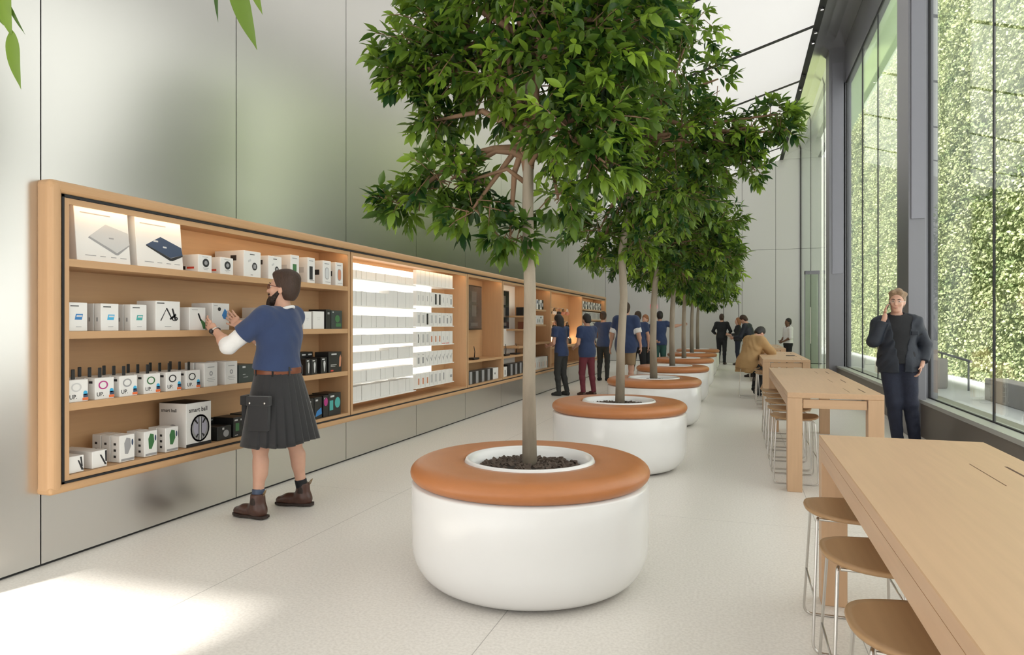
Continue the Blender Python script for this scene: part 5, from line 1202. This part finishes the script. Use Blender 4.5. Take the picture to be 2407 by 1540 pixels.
# --- the man on the phone by the window
def phone_man(J):
    t, hp = J['t'], J['hp']; eyes(J); u = J['up']
    # rimless spectacles, phone, collar, shirt front, pocket flaps, buttons
    g = MB()
    for s_ in (-1, 1):
        g.tube([hp((.033 * s_ + .022 * math.cos(a), .104, .116 + .015 * math.sin(a))) for a in [2 * PI * k / 14 for k in range(15)]], .0012, 5, cap=False); g.tube([hp((.055 * s_, .10, .12)), hp((.084 * s_, -.005, .118))], .0015, 5)
    g.build('spectacles', M_steel, t)
    for s_ in (-1, 1): MB().tube([u((.0 * s_, -.088, 1.515)), u((.055 * s_, -.06, 1.515)), u((.082 * s_, .0, 1.50)), u((.092 * s_, .05, 1.455)), u((.090 * s_, .085, 1.41))], [.016, .019, .02, .018, .010], 8).build('collar', M_jacket, t)
    for z in (1.32,): MB().bbox(-.178, -.112, .108, .137, z - .045, z, .003, 1).build('pocket_flap', M_jacket, t)
def ph_hand():
    t = thing('phone', 'dark phone held to the ear of the man by the window', 'phone', (1.650, 8.862, 1.595)); o = MB().bbox(-.037, .037, -.004, .004, -.072, .072, .003, 2).build('phone_case', M_plastic, t); t.rotation_euler = (R(20), R(-6), R(82))
ph_hand()
person('man in dark jacket and jeans standing by the window talking on a phone', (1.775, 8.90, 0), R(176), 1.80, dict(
    sh=[(-.175, 0, 1.405), (.175, 0, 1.405)], el=[(-.275, -.06, 1.16), (.265, .10, 1.20)], wr=[(-.225, .06, .955), (.155, .125, 1.465)], hd=[(.25, .2, -.95), (-.10, -.30, .95)], palm=[(1, 0, 0), (-.95, -.2, 0)], curl=[.5, .38], thumb=[-1, 1],
    kn=[(-.115, .03, .50), (.055, .05, .50)], an=[(-.165, -.02, .085), (.01, -.0, .085)], toe=[(-.20, .15, .03), (.02, .17, .03)], yaw=R(-14), tilt=R(-6), side=R(2), nod=R(-3)),
    h=.0085, top=(M_jacket, dict(sleeve=1.88, hem=.85, g=.024, loose=.016, name='jacket', neck=.052, ripple=.006, under=(M_blackcloth, .5), opening=True)), bottom=(M_denim, dict(end=.99, g=.014, wide=.008, name='jeans')), shoes=M_sole, hair=(M_hairg, 'wavy'), build=1.06, extra=phone_man)

NS = dict(g=.014)
def lanyard(J):
    pass
# --- people along the shelving
person('person with long black hair in navy tee and dark leggings at the shelf', (-3.33, 13.2, 0), R(62), 1.62, dict(
    el=[(-.21, .04, 1.15), (.21, .04, 1.15)], wr=[(-.14, .28, 1.08), (.14, .30, 1.10)], hd=[(.3, 1, .1), (-.2, 1, .1)], nod=R(-24), lean=R(-3), kn=[(-.08, .05, .5), (.09, .03, .5)], an=[(-.08, .0, .085), (.12, -.06, .085)]),
    top=(M_navy, dict(sleeve=.55, hem=.86)), bottom=(M_grey, dict(g=.011, name='leggings', waist=.96)), shoes=M_grey, hair=(M_hairk, 'long'), fem=True, build=.92)
person('person with short dark hair in navy tee and maroon trousers', (-2.84, 13.35, 0), R(52), 1.62, dict(
    el=[(-.22, .04, 1.14), (.22, .06, 1.14)], wr=[(-.16, .26, 1.04), (.14, .30, 1.08)], hd=[(.3, 1, 0), (-.2, 1, 0)], nod=R(-12), kn=[(-.10, .06, .5), (.11, -.02, .5)], an=[(-.11, .0, .085), (.14, -.06, .085)]),
    top=(M_navy, dict(sleeve=.6, hem=.84, g=.02, loose=.01)), bottom=(M_maroon, dict(g=.012)), shoes=M_boot, hair=(M_hairk, 'short'), build=1.02)
person('person with tied-back hair in dark navy top and grey leggings, seen from behind', (-3.22, 17.1, 0), R(-8), 1.74, dict(
    el=[(-.21, .03, 1.15), (.21, .03, 1.15)], wr=[(-.15, .26, 1.10), (.15, .26, 1.10)], hd=[(.2, 1, 0), (-.2, 1, 0)]),
    top=(M_navy, dict(sleeve=.6, hem=.88, g=.016)), bottom=(M_grey, dict(g=.011, name='leggings', waist=.96)), shoes=M_blackcloth, hair=(M_hairb, 'bun'), fem=True, build=.92, h=.013)
person('tall person in a long navy tee and khaki shorts, half hidden by the second trunk', (-2.16, 13.95, 0), R(-10), 1.86, dict(
    el=[(-.27, -.02, 1.17), (.26, -.02, 1.17)], wr=[(-.34, .06, .93), (.27, .08, .95)], hd=[(-.2, .2, -1), (0, .3, -1)]),
    top=(M_navy, dict(sleeve=.62, hem=.80, g=.024, loose=.02, under=(M_whitecloth, .92))), bottom=(M_khaki, dict(end=.42, g=.02, name='shorts')), shoes=M_sole, hair=(M_hairb, 'short'), build=1.08, h=.013)
person('person in navy tee and black trousers seen from behind, right of the second trunk', (-2.27, 16.5, 0), R(12), 1.73, dict(
    el=[(-.24, .0, 1.17), (.25, -.02, 1.17)], wr=[(-.18, .2, 1.03), (.26, .05, .93)], hd=[(.3, 1, -.2), (0, .2, -1)], kn=[(-.13, .03, .5), (.13, 0, .5)], an=[(-.19, -.0, .085), (.16, -.05, .085)]),
    top=(M_navy, dict(sleeve=.6, hem=.90, g=.018)), bottom=(M_blackcloth, dict(g=.014)), shoes=M_blackcloth, hair=(M_hairb, 'short'), build=1.05, h=.013)
person('fair-haired person facing the camera, partly behind the one in black trousers', (-2.35, 18.6, 0), R(150), 1.68, dict(nod=R(-10)),
    top=(M_navy, dict(sleeve=.6, hem=.88)), bottom=(M_blackcloth, {}), shoes=M_blackcloth, hair=(M_hairbl, 'short'), h=.015)
person('person in a navy tee and green trousers with one arm stretched out to the side', (-2.02, 19.0, 0), R(14), 1.78, dict(
    el=[(-.24, .0, 1.17), (.42, .08, 1.38)], wr=[(-.17, -.14, .98), (.62, .12, 1.42)], hd=[(.8, -.2, -.3), (1, .2, .1)]),
    top=(M_navy, dict(sleeve=.6, hem=.86, g=.02)), bottom=(M_green, dict(g=.014)), shoes=M_blackcloth, hair=(M_hairk, 'short'), h=.014)
person('person in black shirt and black trousers walking away near the flush far door', (-.53, 25.6, 0), R(-6), 1.80, dict(
    el=[(-.30, .0, 1.18), (.30, .02, 1.18)], wr=[(-.24, .2, 1.07), (.22, .24, 1.06)], hd=[(.4, 1, 0), (-.4, 1, 0)], kn=[(-.1, .05, .5), (.1, -.02, .5)], an=[(-.12, .02, .085), (.10, -.1, .085)]),
    top=(M_blackcloth, dict(sleeve=1.85, hem=.90)), bottom=(M_blackcloth, {}), shoes=M_sole, hair=(M_hairb, 'short'), h=.015)
person('person with fair hair in black top and dark jeans near the far door', (.02, 25.3, 0), R(95), 1.66, dict(
    el=[(-.20, .04, 1.15), (.21, .04, 1.15)], wr=[(-.18, .26, 1.12), (.16, .27, 1.15)], hd=[(.1, 1, .2), (0, 1, .2)]),
    top=(M_blackcloth, dict(sleeve=1.85, hem=.90)), bottom=(M_denim, {}), shoes=M_sole, hair=(M_hairbl, 'bob'), fem=True, h=.015)
person('grey-haired person in black jacket bent over a tablet behind the coat wearer', (.38, 19.6, 0), R(72), 1.72, dict(
    lean=R(-16), nod=R(-22), sh=[(-.178, 0, 1.445), (.178, 0, 1.445)], el=[(-.22, .26, 1.12), (.22, .26, 1.12)], wr=[(-.12, .48, 1.10), (.12, .48, 1.10)], hd=[(.2, 1, 0), (-.2, 1, 0)]),
    top=(M_jacket, dict(sleeve=1.88, hem=.86, g=.02, name='jacket')), bottom=(M_blackcloth, {}), shoes=M_sole, hair=(M_hairb, 'short'), h=.014)
t = thing('tablet', 'dark tablet held by the person in the black jacket', 'tablet', (-.13, 19.75, 1.10), R(72)); MB().bbox(-.09, .09, -.12, .12, 0, .010, .004, 2).build('tablet_case', M_plastic, t); t.rotation_euler = (R(8), 0, R(72))
person('person in a white shirt and dark trousers with hands clasped by the far glass', (1.42, 21.6, 0), R(112), 1.60, dict(
    el=[(-.24, .02, 1.16), (.24, .02, 1.16)], wr=[(-.07, .22, 1.02), (.07, .22, 1.03)], hd=[(.8, .5, 0), (-.8, .5, 0)]),
    skin=M_skin2, top=(M_whitecloth, dict(sleeve=1.2, hem=.98, g=.02)), bottom=(M_blackcloth, {}), shoes=M_sole, hair=(M_hairk, 'short'), h=.014)
# --- seated at the third table
sit = dict(pelv=(0, 0, .675), lean=R(-25), nod=R(-30), hip=[(-.09, .02, .66), (.09, .02, .66)], kn=[(-.12, .40, .56), (.12, .34, .50)], an=[(-.10, .30, .19), (.14, .12, .16)], toe=[(-.10, .45, .10), (.14, .22, .06)],
    el=[(-.22, .38, .93), (.26, .36, .93)], wr=[(-.10, .60, .885), (.10, .60, .885)], hd=[(.4, 1, 0), (-.4, 1, 0)])
def coat_tail(J):
    v = Vol(); v.ell((0, -.03, .68), (.20, .15, .18), .05); v.cap((-.12, -.05, .62), (-.13, -.10, .52), .08, .06, .06); v.cap((.12, -.05, .62), (.13, -.10, .52), .08, .06, .06)
    v.cut(lambda X, Y, Z: .50 - Z); v.mesh('coat_tail', M_beige, J['t'], .012, .004)
person('dark-haired person in a camel coat sitting on a stool and leaning on the third table', (.17, 14.02, 0), R(-48), 1.74, sit,
    top=(M_beige, dict(sleeve=1.85, hem=.80, g=.035, loose=.02, name='coat', neck=.05, ripple=.005)), bottom=(M_blackcloth, dict(g=.014, waist=1.0)), shoes=M_blackcloth, hair=(M_hairk, 'short'), h=.011, build=1.05, extra=coat_tail)
